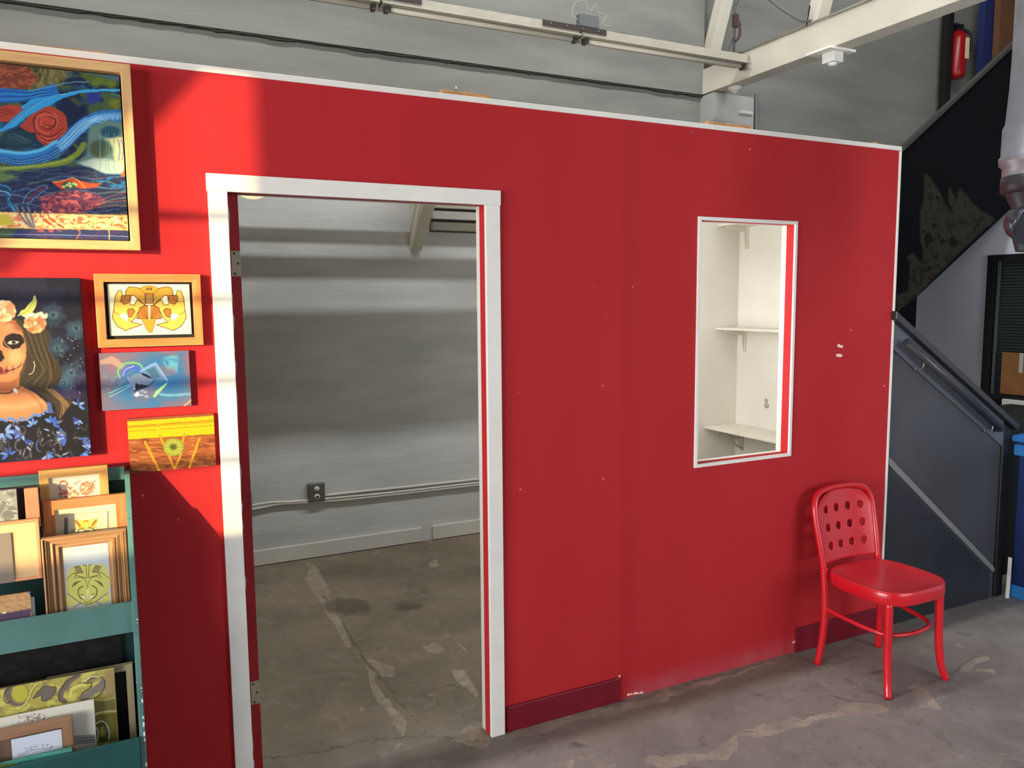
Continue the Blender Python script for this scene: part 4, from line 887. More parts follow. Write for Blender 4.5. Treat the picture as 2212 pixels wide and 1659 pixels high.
# 2. portrait with painted face
x0, x1, z0, z1 = -.66, -.1265, 1.257, 1.785
p = Pic(x0, x1, z0, z1, -.036, .0013, 0, 560, Q, (24, 24, 42))
p.wob(20, 80); p.nz((36, 36, 60), 120, 120, .45, .6, .8); p.nz((64, 54, 92), 160, 120, .4, .6, .8, [(380, 800), (640, 700), (660, 1300), (380, 1200)], 3)
for cx, cy, r in ((375, 410, 80), (405, 630, 70), (545, 505, 60), (520, 810, 80), (470, 880, 50)):
    for k in range(26):
        a = k*2.4; rr_ = r*(k/26)**.5*1.1; p.ell(cx+rr_*math.cos(a), cy+rr_*math.sin(a), 16, 16, (70, 116, 132), 22, .32)
    p.ell(cx, cy, r*.34, r*.3, (110, 158, 166), 30, .5); p.ell(cx-4, cy, 10, 16, (20, 26, 40), 10, .7)
random.seed(3)
for k in range(40):
    cx, cy = random.uniform(380, 590), random.uniform(560, 960); p.ell(cx, cy, random.uniform(1.5, 4), random.uniform(1.5, 4), (190, 206, 216), 2, .9)
p.wob(6, 30)
hair = [(60, 410), (130, 430), (200, 455), (300, 480), (352, 520), (360, 570), (335, 640), (390, 700), (435, 770), (440, 850), (390, 920), (330, 930), (440, 985), (520, 1010), (548, 1060), (480, 1175), (420, 1160), (400, 1060), (330, 1000), (250, 940), (150, 915), (120, 800), (150, 640)]
p.poly(hair, (62, 52, 40), 8, smooth=True)
for k in range(12): p.line([(150+k*15, 470+k*3), (190+k*13, 570+k*4), (220+k*14+(k % 3)*9, 680+k*5), (300+k*9-(k % 2)*16, 780+k*6), (200+k*15, 880+k*5)], 9+(k*7) % 8, [(112, 92, 64), (38, 34, 28), (82, 70, 50)][k % 3], 12, .5)
for k in range(10): p.line([(330+k*6, 930), (390+k*9, 980+k*4), (440+k*8, 1040+k*5), (430+k*8, 1150)], 8, [(134, 106, 72), (84, 66, 48), (166, 134, 92)][k % 3], 5, .75)
p.line([(240, 730), (247, 770), (232, 812), (208, 826)], 6, (206, 196, 160), 3)
skin = [(-500, 440), (60, 420), (110, 440), (150, 500), (178, 570), (190, 640), (182, 720), (160, 780), (138, 830), (136, 900), (180, 925), (260, 965), (330, 1030), (380, 1090), (400, 1160), (-500, 1170)]
p.poly(skin, (206, 134, 88), 8); p.poly([(60, 430), (110, 440), (150, 500), (150, 520), (100, 500), (40, 470)], (150, 84, 56), 18, .8)
p.ell(110, 700, 60, 60, (232, 170, 118), 40, .8); p.ell(60, 480, 50, 30, (222, 148, 104), 24, .7)
p.poly([(-300, 850), (60, 880), (138, 840), (140, 905), (100, 950), (-300, 960)], (170, 100, 64), 22, .8); p.poly([(-300, 1000), (100, 1040), (300, 1000), (330, 1040), (180, 1080), (-300, 1110)], (230, 160, 112), 30, .7)
p.line([(150, 930), (220, 960), (290, 1040), (300, 1100)], 18, (166, 96, 60), 14, .6)
p.line([(-60, 872), (60, 890), (130, 855), (170, 790), (188, 700)], 8, (150, 86, 58), 7, .6)
BKM = (36, 22, 24)
p.ell(96, 588, 78, 56, BKM, 6, rot=-.1); p.line([(20, 560), (40, 610), (90, 648), (140, 636), (170, 600)], 6, (224, 170, 130), 5, .8); p.line([(30, 530), (90, 520), (150, 530)], 8, (190, 130, 100), 6, .8)
p.poly([(50, 598), (80, 584), (120, 584), (136, 594), (110, 608), (70, 610)], (206, 198, 184), 4, smooth=True); p.ell(98, 596, 15, 13, (74, 62, 52), 3); p.ell(98, 596, 6, 6, (16, 12, 12), 2)
p.line([(48, 596), (84, 578), (136, 588)], 5, (12, 10, 12), 3)
p.line([(20, 480), (70, 450), (130, 474)], 4, (120, 70, 50), 3, .7)
p.poly([(-60, 640), (8, 655), (32, 700), (22, 730), (-4, 738), (-60, 740)], BKM, 5); p.ell(30, 722, 14, 8, (214, 150, 104), 5, .8)
p.poly([(-100, 780), (0, 770), (50, 788), (80, 800), (40, 824), (-100, 834)], (150, 58, 58), 6, smooth=False); p.line([(-100, 806), (40, 802), (110, 785), (158, 752)], 6, (60, 20, 24), 3)
for k in range(8): p.line([(-40+k*22, 775-k*2), (-36+k*22, 832-k*5)], 4, (206, 176, 150) if k % 2 else (50, 22, 24), 2.5, .85, smooth=False)
p.line([(-100, 958), (40, 960), (100, 940), (150, 908)], 7, BKM, 4); p.ell(108, 938, 14, 14, (228, 222, 212), 4); p.ell(118, 950, 8, 9, (228, 222, 212), 3)
# flowers
for cx, cy, R1, cols in ((30, 370, 88, [(236, 196, 146), (226, 150, 112), (244, 220, 176), (206, 120, 90)]), (250, 458, 82, [(214, 160, 108), (186, 122, 80), (232, 188, 140), (168, 104, 70)])):
    for k in range(11):
        a = k*2*math.pi/11; p.ell(cx+R1*.62*math.cos(a), cy+R1*.55*math.sin(a), R1*.38, R1*.34, cols[k % 3], 5)
    for rr_ in (.62, .45, .28): p.line([(cx+R1*rr_*math.cos(t), cy+R1*rr_*.9*math.sin(t)+4*math.sin(4*t)) for t in np.linspace(rr_*9, rr_*9+5.2, 12)], 6, cols[3], 4, .7)
    p.ell(cx, cy, R1*.22, R1*.2, cols[2], 6)
for k in range(9): p.ell(170+k*20, 400+10*math.sin(k*1.9), 20, 13, (224, 222, 206) if k % 2 else (190, 200, 178), 4, rot=k)
p.poly([(122, 412), (150, 372), (180, 350), (225, 300), (246, 258), (262, 300), (252, 350), (220, 388), (160, 400)], (196, 200, 108), 5, smooth=True); p.line([(140, 402), (200, 360), (248, 280)], 4, (132, 144, 64), 3)
# off the shoulder dress
dress = [(-500, 1130), (0, 1140), (80, 1165), (170, 1160), (260, 1125), (340, 1082), (400, 1110), (430, 1150), (490, 1060), (540, 1020), (600, 1060), (640, 1150), (670, 1400), (-500, 1460)]
p.poly(dress, (28, 26, 34), 6)
random.seed(11)
def petal_flower(cx, cy, r, n_=8, a0=0):
    n_ = random.choice((4, 5, 6)); sw_ = random.uniform(2.2, 4.2); a0 = random.uniform(0, 6.3)
    for k in range(n_):
        a = a0+k*sw_/n_; c = random.choice([(66, 96, 190), (96, 136, 214), (52, 74, 160), (128, 158, 220)])
        p.ell(cx+r*.6*math.cos(a), cy+r*.6*math.sin(a), r*.46, r*.19, c, 3, .95, rot=a)
for cx, cy, r in [(30, 1240, 74), (150, 1240, 60), (370, 1180, 58), (560, 1050, 48), (470, 1270, 70), (600, 1330, 56), (330, 1400, 54), (60, 1400, 56), (590, 1390, 46), (240, 1190, 46), (560, 1150, 40), (-60, 1180, 50), (-150, 1330, 60), (200, 1330, 40)]: petal_flower(cx, cy, r, 9, cx*.01)
for k in range(26):
    cx, cy = random.uniform(-60, 640), random.uniform(1180, 1430); r = random.uniform(24, 50); t0 = random.uniform(0, 6)
    p.line([(cx+r*math.cos(t0+t)*.6, cy+r*math.sin(t0+t)) for t in (0, .9, 1.8, 2.7)], random.uniform(8, 16), random.choice([(96, 92, 100), (74, 70, 74), (88, 118, 200), (58, 56, 66)]), 5, .8)
for k in range(50):
    cx, cy = random.uniform(-500, 650), random.uniform(1150, 1430)
    if cy < 1150+max(0, (350-cx))*.1: continue
    a = random.uniform(0, 3.1); c = random.choice([(78, 110, 196), (110, 110, 126), (70, 68, 80), (140, 168, 220), (92, 88, 104)])
    p.ell(cx, cy, random.uniform(10, 34), random.uniform(4, 8), c, 3, .8, rot=a)
for k in range(13): p.ell(10+k*27, 1150+8*math.sin(k*2)-(max(0, k-6)*9), 18, 10, (92, 132, 206), 4, .9, rot=.3*k)
p.poly([(335, 1020), (362, 1030), (385, 1100), (345, 1100)], (76, 96, 160), 4)
p.poly([(560, 0), (575, 130), (650, 1390), (680, 1390), (680, 0)], (40, 34, 52), 3, .0)
p.c *= .90
tag(p.build('canvas_portrait', None, .034, PAINT, side=(58, 44, 62)), 'unframed portrait of a dark haired woman with skull face paint and flowers', 'painting')

# 3. small framed card
g = empty('small_framed_picture', (.055, -.02, 1.5755), 'small golden symmetrical design in an orange-brown wood frame with black mat', 'picture')
och = ('warm_cherry', (226, 146, 84), (208, 122, 64)); x0, x1, z0, z1 = -.090, .2045, 1.578, 1.7985
mk('frame', frame_mesh(x0, x1, z0, z1, .0245, -.026, -.002), [wood(*och, False), wood(*och, True)], g, bevel=.001)
backplate(g, x0+.004, x1-.004, z0+.004, z1-.004, -.008, -.001, BLK)
a_ = at(232, 614.5, 1, -.014); b_ = at(410, 614, 1, -.014); c_ = at(415, 720, 1, -.014)
p = Pic(a_[0]-.001, b_[0]-.002, c_[2]-.002, a_[2]+.001, -.014, .0008, 0, 560, Q, (232, 226, 196))
p.wob(2, 30)
YG, YD, OL, BR_ = (216, 182, 84), (192, 146, 52), (86, 48, 18), (176, 112, 50)
def sym(fn, pts, *a, cx=1070, sk=.0, **kw):
    fn(pts, *a, **kw); fn([(2*cx-x, y) for x, y in pts], *a, **kw)
def outl(pts, w=4): p.line(list(pts)+[pts[0]], w, OL, 2.5, .9, smooth=False)
for pts, c in [([(845, 225), (870, 225), (880, 260), (940, 262), (930, 320), (960, 330), (985, 290), (1040, 330), (980, 390), (975, 415), (940, 450), (1020, 470), (930, 500), (900, 512), (840, 480), (805, 420), (815, 350), (825, 270)], YG),
               ([(900, 230), (920, 200), (960, 198), (1010, 210), (1040, 230), (1040, 330), (960, 260), (900, 262)], YD),
               ([(1000, 350), (1040, 330), (1068, 330), (1068, 430), (980, 425), (990, 390)], BR_), ([(870, 262), (940, 262), (920, 310), (890, 325), (865, 300)], BR_), ([(915, 360), (950, 352), (968, 372), (945, 410), (920, 415)], BR_)]:
    sym(p.poly, pts, c, 3); sym(p.line, list(pts)+[pts[0]], 5.5, OL, 2.5, al=.8, smooth=False)
p.poly([(1000, 212), (1030, 192), (1070, 188), (1115, 195), (1140, 215), (1100, 245), (1040, 245)], YD, 3); outl([(1000, 212), (1030, 192), (1070, 188), (1115, 195), (1140, 215), (1100, 245), (1040, 245)], 3)
p.poly([(1044, 245), (1096, 245), (1094, 318), (1044, 318)], BR_, 3); p.poly([(1050, 262), (1090, 262), (1088, 308), (1050, 308)], (168, 132, 70), 3); outl([(1044, 245), (1096, 245), (1094, 318), (1044, 318)], 3)
for k in (-16, 0, 16): p.ell(1068+k, 212, 6, 12, OL, 3, .7)
p.poly([(1010, 425), (1120, 425), (1092, 520), (1075, 528), (1055, 510)], YD, 3); outl([(1010, 425), (1120, 425), (1092, 520), (1075, 528), (1055, 510)], 3)
p.poly([(1062, 330), (1078, 330), (1074, 430), (1066, 430)], (238, 222, 190), 3, .8)
for k in range(4): sym(p.line, [(1030-k*10, 340+k*8), (1050-k*6, 380+k*10), (1060-k*2, 424)], 3, OL, 2.5, al=.7)
sym(p.line, [(820, 300), (880, 300), (905, 255)], 4, OL, al=.6); sym(p.line, [(810, 370), (870, 410), (930, 440)], 4, OL, al=.7, smooth=False); sym(p.poly, [(850, 405), (890, 385), (918, 400), (912, 446)], (252, 248, 226), 3)
p.build('card', g, .006, PAPER)

# 4. blue abstract canvas
p = Pic(-.0900, .1600, 1.3870, 1.5615, -.018, .0008, 0, 560, Q, (112, 106, 128))
p.wob(14, 90); p.poly([(930, 760), (1080, 680), (1300, 660), (1360, 800), (1340, 960), (1180, 1080), (960, 1060), (820, 1000), (860, 860)], (52, 108, 158), 120); p.nz((96, 168, 190), 60, 60, .5, .62, .8, [(1140, 680), (1280, 690), (1270, 820), (1160, 800)], 2)
p.nz((140, 96, 110), 200, 90, .5, .6, .5, None, 8); p.wob(3, 30)
p.poly([(715, 725), (800, 690), (850, 720), (895, 760), (870, 790), (800, 752), (715, 752)], (168, 136, 128), 8, .8)
p.line([(860, 850), (845, 800), (880, 755), (950, 740), (1000, 755), (1025, 785)], 14, (110, 168, 116), 5); p.line([(885, 840), (895, 800), (940, 778), (990, 785), (1020, 800)], 30, (70, 92, 186), 6); p.line([(880, 836), (900, 790), (960, 766)], 6, (150, 170, 226), 4)
p.poly([(1010, 800), (1115, 745), (1195, 865), (1120, 860), (1090, 840), (1020, 812)], (88, 126, 168), 5); p.line([(1010, 800), (1115, 745), (1195, 865)], 16, (120, 152, 196), 5, smooth=False); p.poly([(1045, 800), (1105, 770), (1150, 850), (1100, 850)], (62, 98, 128), 6)
p.poly([(915, 860), (960, 825), (1010, 815), (1100, 858), (1062, 912), (1000, 890), (985, 930), (950, 900)], (104, 122, 156), 5); p.poly([(1012, 812), (1060, 832), (1095, 856), (1060, 850), (1020, 830)], (18, 22, 36), 4)
p.poly([(1120, 862), (1060, 916), (960, 945), (985, 905), (1010, 895), (1062, 905)], (22, 32, 50), 5); p.poly([(975, 885), (1010, 915), (1000, 930), (960, 950)], (20, 28, 44), 4)
p.line([(920, 850), (950, 900), (965, 930)], 16, (120, 130, 176), 5); p.line([(780, 962), (870, 922), (930, 898)], 6, (100, 196, 206), 3, smooth=False); p.line([(785, 985), (880, 940), (940, 905)], 4, (140, 210, 216), 3, smooth=False)
p.poly([(1095, 985), (1120, 940), (1200, 880), (1190, 905), (1150, 950), (1110, 990)], (146, 206, 144), 4); p.line([(1150, 970), (1240, 975), (1375, 965)], 20, (104, 158, 190), 8, .7)
for cx, cy in ((990, 960), (1015, 975), (1040, 955), (1050, 985), (1020, 945)): p.ell(cx, cy, 17, 12, (140, 150, 176), 3); p.line([(cx-14, cy+6), (cx, cy+12), (cx+14, cy+4)], 3, (50, 56, 76), 2)
p.poly([(960, 970), (985, 950), (1000, 975), (975, 985)], (228, 232, 236), 3); p.line([(1320, 1055), (1375, 1005)], 12, (226, 172, 120), 4, smooth=False); p.line([(1330, 1050), (1372, 1012)], 3, (130, 50, 60), 3, smooth=False)
for k in range(14): p.line([(740+(k*53) % 140, 835+(k*29) % 110), (765+(k*53) % 140, 835+(k*29) % 110)], 4, (150, 170, 184), 3, .6)
tag(p.build('abstract_canvas', None, .016, PAINT, side=(120, 110, 128)), 'small unframed blue and mauve abstract canvas below the orange-brown frame', 'painting')

# 5. yellow and brown canvas
p = Pic(-.0245, .2245, 1.187, 1.3575, -.016, .0008, 0, 560, Q, (150, 82, 42))
p.wob(4, 30); p.nz((116, 56, 30), 80, 22, .5, .6, .8, None, 4); p.nz((190, 120, 70), 60, 8, .62, .66, .7, [(920, 1290), (1550, 1270), (1560, 1500), (930, 1510)], 14)
p.poly([(900, 1150), (1560, 1105), (1560, 1130), (900, 1180)], (140, 74, 46), 3)
p.poly([(900, 1166), (1560, 1118), (1560, 1254), (900, 1296)], (218, 172, 18), 3); p.poly([(900, 1196), (1560, 1148), (1560, 1170), (900, 1216)], (190, 142, 16), 4, .8)
for y0_, y1_ in ((1200, 1150), (1236, 1190)): p.line([(905, y0_), (1120, y0_-14)], 4, (120, 92, 20), 2.5, .8, smooth=False); p.line([(1150, y0_-17), (1545, y1_)], 4, (120, 92, 20), 2.5, .8, smooth=False)
p.line([(905, 1296), (1550, 1254)], 5, (104, 60, 22), 3, .8, smooth=False)
for a_, b_ in (((1040, 1310), (1148, 1530)), ((1428, 1285), (1352, 1510)), ((1145, 1262), (1170, 1325)), ((1325, 1252), (1305, 1318)), ((1212, 1412), (1250, 1500)), ((1300, 1390), (1250, 1500))): p.line([a_, b_], 17 if a_[0] in (1040, 1428) else 15, (206, 142, 36), 3, smooth=False)
p.wob(2, 14); p.ell(1243, 1347, 73, 64, (132, 140, 44), 6); p.ell(1243, 1347, 62, 54, (156, 160, 66), 12)
for k in range(12): a = k*math.pi/6; p.line([(1243, 1347), (1243+62*math.cos(a), 1347+54*math.sin(a))], 3, (84, 92, 24), 3, .7, smooth=False)
p.ell(1243, 1345, 26, 22, (74, 84, 28), 12, .8)
tag(p.build('sunset_canvas', None, .014, PAINT, side=(150, 84, 44)), 'small unframed brown canvas with a yellow band and green disc, nearest the door', 'painting')

# ------------------------------------------------------------------ green display rack with its pictures
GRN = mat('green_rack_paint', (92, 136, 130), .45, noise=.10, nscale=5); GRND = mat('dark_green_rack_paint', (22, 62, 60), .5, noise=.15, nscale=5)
rack = empty('display_rack', (-.42, -.12, 0), 'green wooden rack with tilted pockets full of small pictures, bottom left', 'rack')
RX0, RX1 = -.85, -.026
prof_ = [(-.003, 0), (-.003, 1.20), (-.072, 1.197), (-.145, 1.082), (-.156, 1.078), (-.212, .985), (-.212, .745), (-.262, .62), (-.262, 0)]
mk('side_panel', MB().prism(prof_, 0, RX1-.014, RX1), GRN, rack, bevel=.001); mk('side_panel', MB().prism(prof_, 0, RX0, RX0+.014), GRN, rack, bevel=.001)
XI0, XI1 = RX0+.0145, RX1-.0145
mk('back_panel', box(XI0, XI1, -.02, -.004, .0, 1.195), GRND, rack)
za = at(215, 1012, 1, -.03)[2]; zb = at(215, 1040, 1, -.03)[2]
mk('top_rail', box(XI0, XI1, -.034, -.0205, zb, za), GRN, rack, bevel=.001)
yl = -.178; zt_ = at(281, 1298, 1, yl)[2]; zb_ = at(281, 1363, 1, yl)[2]
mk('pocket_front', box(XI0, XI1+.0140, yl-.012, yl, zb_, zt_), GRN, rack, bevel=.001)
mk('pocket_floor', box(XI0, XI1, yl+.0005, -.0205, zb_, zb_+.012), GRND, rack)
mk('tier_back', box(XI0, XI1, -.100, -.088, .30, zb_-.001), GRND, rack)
yl2 = -.262; zt2 = at(304, 1590, 1, yl2)[2]
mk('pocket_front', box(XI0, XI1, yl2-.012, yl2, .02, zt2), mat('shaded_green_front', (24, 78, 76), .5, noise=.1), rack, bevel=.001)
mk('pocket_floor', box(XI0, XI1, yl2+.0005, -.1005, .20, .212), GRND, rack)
random.seed(8)
for k in range(26):
    z = random.uniform(.25, 1.17); yy = -.0755 if z > 1.05 else (-.262 if z < .6 else -.178)
    if z > .97: continue
    if z > .6: yy = -.2125
    mk('paint_chip', box(RX1-.0035, RX1+.0006, yy-.0012, yy+.003, z, z+random.uniform(.003, .014)), mat('chip_white', (226, 230, 226), .8), rack)
mk('patch', box(RX1-.012, RX1+.0008, -.2648, -.24, .05, .225), mat('grey_patch', (130, 138, 140), .5), rack)

def framed(name, label, cat, R, wd, y, depth, cols, prof=None, wt=None, innermat=None, group=None):
    x0, x1, z0, z1 = R; g = empty(name, ((x0+x1)/2, y+depth/2, z0), label, cat, group)
    mk('frame', frame_mesh(x0, x1, z0, z1, wd, y, y+depth, prof, wt), [wood(*cols, False), wood(*cols, True)], g, bevel=0 if prof else .001)
    backplate(g, x0+.004, x1-.004, z0+.004, z1-.004, y+depth-.004, y+depth, innermat or BLK)
    return g
S3, S4 = 4.609, 4.894
def zpx(px, py, y): return at(px, py, 1, y)[2]
def xpx(px, py, y): return at(px, py, 1, y)[0]
# a: upper frame with red drawing
y = -.062
R = (xpx(83, 1020, y), xpx(234, 1040, y), zt_-.08, zpx(158, 1011, y))
g = framed('framed_drawing', 'framed red ink drawing of curls, rearmost of the three upright frames in the rack', 'picture', R, .024, y, .016, ('honey_wood', (214, 162, 92), (196, 140, 74)), innermat=BLK)
p = Pic(R[0]+.024, R[1]-.024, R[2]+.03, R[3]-.024, y+.008, .0008, 0, 980, S3, (224, 214, 190)); p.wob(4, 20)
RDI = (190, 106, 84)
p.line([(600, 360), (590, 310), (620, 275), (660, 285), (680, 330), (700, 350), (720, 320)], 18, RDI, 5); p.ell(640, 400, 60, 40, RDI, 8, .9); p.ell(740, 400, 50, 45, (206, 128, 104), 8, .8); p.ell(870, 340, 80, 70, (214, 140, 112), 8, .9); p.line([(830, 290), (850, 330), (900, 350), (945, 270)], 10, (150, 76, 60), 5); p.line([(750, 300), (800, 270), (830, 290), (800, 380), (860, 410)], 12, RDI, 5)
p.nz((244, 214, 190), 24, 18, .56, .6, .8, [(550, 270), (950, 260), (950, 470), (540, 470)], 9)
p.build('drawing', g, .004, PAPER)
# b: second frame
y = -.088
R = (xpx(92, 1100, y), xpx(272.5, 1090, y), zt_-.08, zpx(182, 1075, y))
g = framed('framed_drawing', 'orange wood frame with a yellow winged design, middle of the three upright frames', 'picture', R, .0285, y, .018, ('orange_cherry', (214, 136, 84), (196, 112, 64)))
p = Pic(R[0]+.0285, R[1]-.0285, R[2]+.03, R[3]-.0285, y+.009, .0008, 0, 980, S3, (222, 210, 176)); p.wob(2, 20)
p.poly([(640, 640), (676, 635), (676, 900), (636, 900)], (120, 116, 118), 4); p.poly([(1066, 575), (1084, 575), (1086, 740), (1068, 740)], (150, 130, 130), 4); p.line([(600, 625), (800, 600), (1090, 570)], 5, (196, 150, 120), 4, smooth=False)
for sx in (1, -1):
    f = lambda pts: [(858+sx*(x-858)-(0 if sx == 1 else 0), yy+(0 if sx == 1 else -8)) for x, yy in pts]
    p.poly(f([(738, 665), (760, 650), (800, 700), (828, 722), (800, 735), (760, 720)]), (222, 166, 60), 4); p.line(f([(760, 672), (800, 720)]), 16, (140, 100, 56), 4); p.poly(f([(790, 650), (850, 672), (858, 760), (820, 760), (800, 710)]), (240, 196, 90), 4); p.line(f([(700, 800), (760, 745), (820, 735), (845, 752)]), 10, (190, 160, 60), 4); p.line(f([(780, 790), (780, 760), (830, 745)]), 16, (120, 130, 90), 4)
p.ell(858, 672, 26, 12, (200, 140, 50), 4); p.poly([(832, 760), (888, 756), (886, 800), (832, 800)], (150, 136, 110), 4)
p.build('drawing', g, .004, PAPER)
# c: broad ribbed frame
y = -.160
R = (xpx(93, 1240, y), xpx(277, 1220, y), zb_+.014, zpx(182, 1155, y))
rib = [(0, 0), (0, .024), (.07, .026), (.10, .018), (.20, .022), (.24, .016), (.30, .0175), (.34, .012), (.52, .016), (.56, .008), (.62, .008), (.66, .012), (.80, .013), (.84, .006), (1, .005), (1, 0)]
g = framed('framed_mask_drawing', 'broad ribbed wood frame with a yellow-green mask drawing, front of the upright frames', 'picture', R, .0505, y, .028, ('walnut_grey', (186, 142, 100), (150, 112, 78)), prof=rib, wt=.0385)
p = Pic(R[0]+.0500, R[1]-.0500, R[2]+.006, R[3]-.0380, y+.022, .0007, 0, 980, S3, (196, 198, 196)); p.wob(2, 20)
OLV, OLK = (206, 204, 110), (84, 76, 44)
p.poly([(660, 1240), (700, 1150), (760, 1100), (1010, 1080), (1060, 1150), (1095, 1230), (1092, 1330), (960, 1490), (880, 1510), (800, 1490), (670, 1380)], OLV, 4); p.poly([(660, 1390), (780, 1480), (700, 1530), (650, 1510)], (214, 208, 120), 4); p.poly([(1095, 1350), (1095, 1480), (980, 1480)], (214, 208, 120), 4)
p.poly([(650, 980), (1090, 950), (1090, 1080), (1000, 1100), (720, 1120), (650, 1130)], (190, 198, 206), 6, .9)
def sy(pts, fn, *a, **k): fn(pts, *a, **k); fn([(2*872-x, yy-6) for x, yy in pts], *a, **k)
sy([(736, 1130), (790, 1120), (830, 1190), (760, 1190)], p.poly, (150, 140, 90), 3); sy([(736, 1130), (790, 1118), (826, 1180), (750, 1196)], p.line, 5, OLK, 3, smooth=False); sy([(830, 1110), (856, 1110), (864, 1240), (750, 1210)], p.line, 6, OLK, 3, smooth=False)
sy([(660, 1250), (740, 1185), (752, 1210), (740, 1240), (800, 1230), (850, 1260), (872, 1330)], p.line, 5, OLK, 3); sy([(716, 1330), (740, 1290), (800, 1270), (760, 1300), (720, 1330)], p.poly, (120, 112, 62), 4); sy([(716, 1330), (745, 1285), (803, 1268)], p.line, 6, OLK, 3)
sy([(828, 1320), (790, 1340), (778, 1380), (795, 1430), (830, 1450)], p.line, 9, OLK, 4); sy([(800, 1400), (830, 1410), (820, 1450)], p.line, 5, OLK, 3); sy([(815, 1430), (838, 1412), (850, 1450), (830, 1455)], p.poly, (240, 238, 220), 3)
sy([(830, 1440), (850, 1480), (872, 1482)], p.line, 5, OLK, 3); sy([(668, 1390), (790, 1480), (870, 1508)], p.line, 6, OLK, 3, smooth=False); p.ell(874, 1370, 14, 60, (232, 228, 150), 10, .9); p.line([(872, 1320), (874, 1350)], 6, OLK, 3)
p.line([(730, 1530), (800, 1490)], 6, OLK, 3, smooth=False); p.line([(960, 1480), (1010, 1500)], 6, OLK, 3, smooth=False)
p.line([(660, 1000), (860, 970), (1085, 950)], 4, (190, 196, 200), 3, smooth=False)
p.build('drawing', g, .003, PAPER)
# d: beige panel in a light frame
y = -.150
R = (xpx(0, 1200, y)-.16, xpx(87, 1180, y), zpx(60, 1253, y), zpx(42, 1125, y))
g = framed('framed_picture', 'plain cream panel in a thin peach wood frame at the left edge of the rack', 'picture', R, .0085, y, .014, ('peach_wood', (226, 156, 112), (206, 132, 90)))
mk('panel', box(R[0]+.0085, R[1]-.0085, y+.003, y+.009, R[2]+.0085, R[3]-.0085), mat('cream_card', (226, 190, 138), .6, noise=.10, nscale=6), g)
mk('inset', box(R[0]+.0085, xpx(27, 1200, y), y-.0012, y+.0028, R[2]+.001, zpx(14, 1152, y)), mat('taupe_card', (130, 116, 106), .7), g)
# e, f, g2: small panels behind
y = -.118
R = (xpx(0, 1090, y)-.12, xpx(37, 1090, y), zt_-.01, zpx(20, 1058, y))
p = Pic(R[0], R[1], zpx(20, 1140, y), R[3], y, .0012, 0, 980, S3, (140, 142, 134)); p.wob(10, 50); p.nz((104, 108, 102), 60, 50, .45, .6, .9); p.nz((176, 178, 170), 50, 30, .55, .65, .8, None, 7)
tag(p.build('cloudy_grey_canvas', None, .010, PAINT, side=(188, 186, 174)), 'cloudy grey little canvas at the left edge of the rack behind the cream panel', 'painting')
y = -.112
x0_, x1_ = xpx(53.5, 1085, y), xpx(84, 1085, y)
tag(mk('orange_canvas', box(x0_, x1_, y, y+.012, zpx(70, 1140, y), zpx(70, 1054.5, y)), mat('terracotta_paint', (216, 134, 98), .6, noise=.12, nscale=20), bevel=.0015), 'plain orange little canvas between the grey one and the upright frames', 'painting')
y = -.096
tag(mk('navy_canvas', box(xpx(0, 1085, y)-.10, xpx(80, 1085, y), y, y+.012, zpx(60, 1140, y), zpx(60, 1051, y)), mat('navy_brown_paint', (40, 34, 52), .6, noise=.35, nscale=12), bevel=.001), 'dark blue-black little canvas behind the grey and orange ones', 'painting')
y = -.166
R = (xpx(0, 1300, y)-.12, xpx(66.5, 1300, y), zb_+.014, zpx(33, 1283, y))
p = Pic(R[0], R[1], R[2], R[3], y, .0009, 0, 980, S3, (206, 162, 112)); p.wob(6, 30); p.nz((176, 124, 84), 30, 14, .56, .62, .6); p.poly([(-500, 1600), (40, 1590), (310, 1540), (310, 1700), (-500, 1700)], (90, 70, 96), 16, .9); p.ell(44, 1584, 20, 11, (244, 226, 200), 4); p.poly([(265, 1382), (312, 1374), (312, 1420)], (86, 128, 160), 4)
tag(p.build('tan_canvas', None, .009, PAINT, side=(196, 150, 110)), 'tan little canvas with a blue corner, front left in the upper rack pocket', 'painting')
y = -.1535
tag(mk('white_card', box(xpx(30, 1300, y), xpx(74.5, 1300, y), y, y+.003, zb_+.014, zpx(70, 1290, y)), mat('white_card', (216, 218, 224), .6)), 'white card standing just behind the tan canvas with the blue corner', 'card')
# lower tier
y = -.112
R = (xpx(0, 1400, y)-.3, xpx(262, 1400, y), .225, zpx(240, 1340, y))
p = Pic(R[0], R[1], R[2], min(R[3], zb_-.004), y, .002, 0, 1320, S4, (15, 14, 15)); p.wob(10, 60); p.nz((30, 27, 24), 120, 60, .5, .6, .8)
tag(p.build('black_canvas', None, .012, PAINT, side=(16, 15, 16)), 'large nearly black canvas at the back of the lower rack pocket', 'painting')
y = -.150
R = (xpx(100, 1480, y), xpx(290, 1500, y), .215, zpx(284, 1434, y))
g = framed('empty_frame', 'pale wood frame with a black back behind the yellow swirl painting', 'picture frame', R, .0185, y, .018, ('ash_wood', (206, 184, 148), (184, 158, 120)))
y = -.172
R = (xpx(0, 1500, y)-.2, xpx(250, 1500, y), .215, zpx(150, 1460, y))
p = Pic(R[0], R[1], R[2], R[3], y, .0009, 0, 1320, S4, (176, 166, 84)); p.wob(8, 50)
p.nz((206, 196, 104), 110, 90, .48, .6, .9); p.nz((134, 120, 96), 120, 80, .55, .65, .7, None, 6)
GV, GD, YL = (116, 106, 96), (56, 50, 42), (216, 206, 112)
def sw(pts, w, c): p.line(pts, w+9, GD, 4, .9); p.line(pts, w, c, 6)
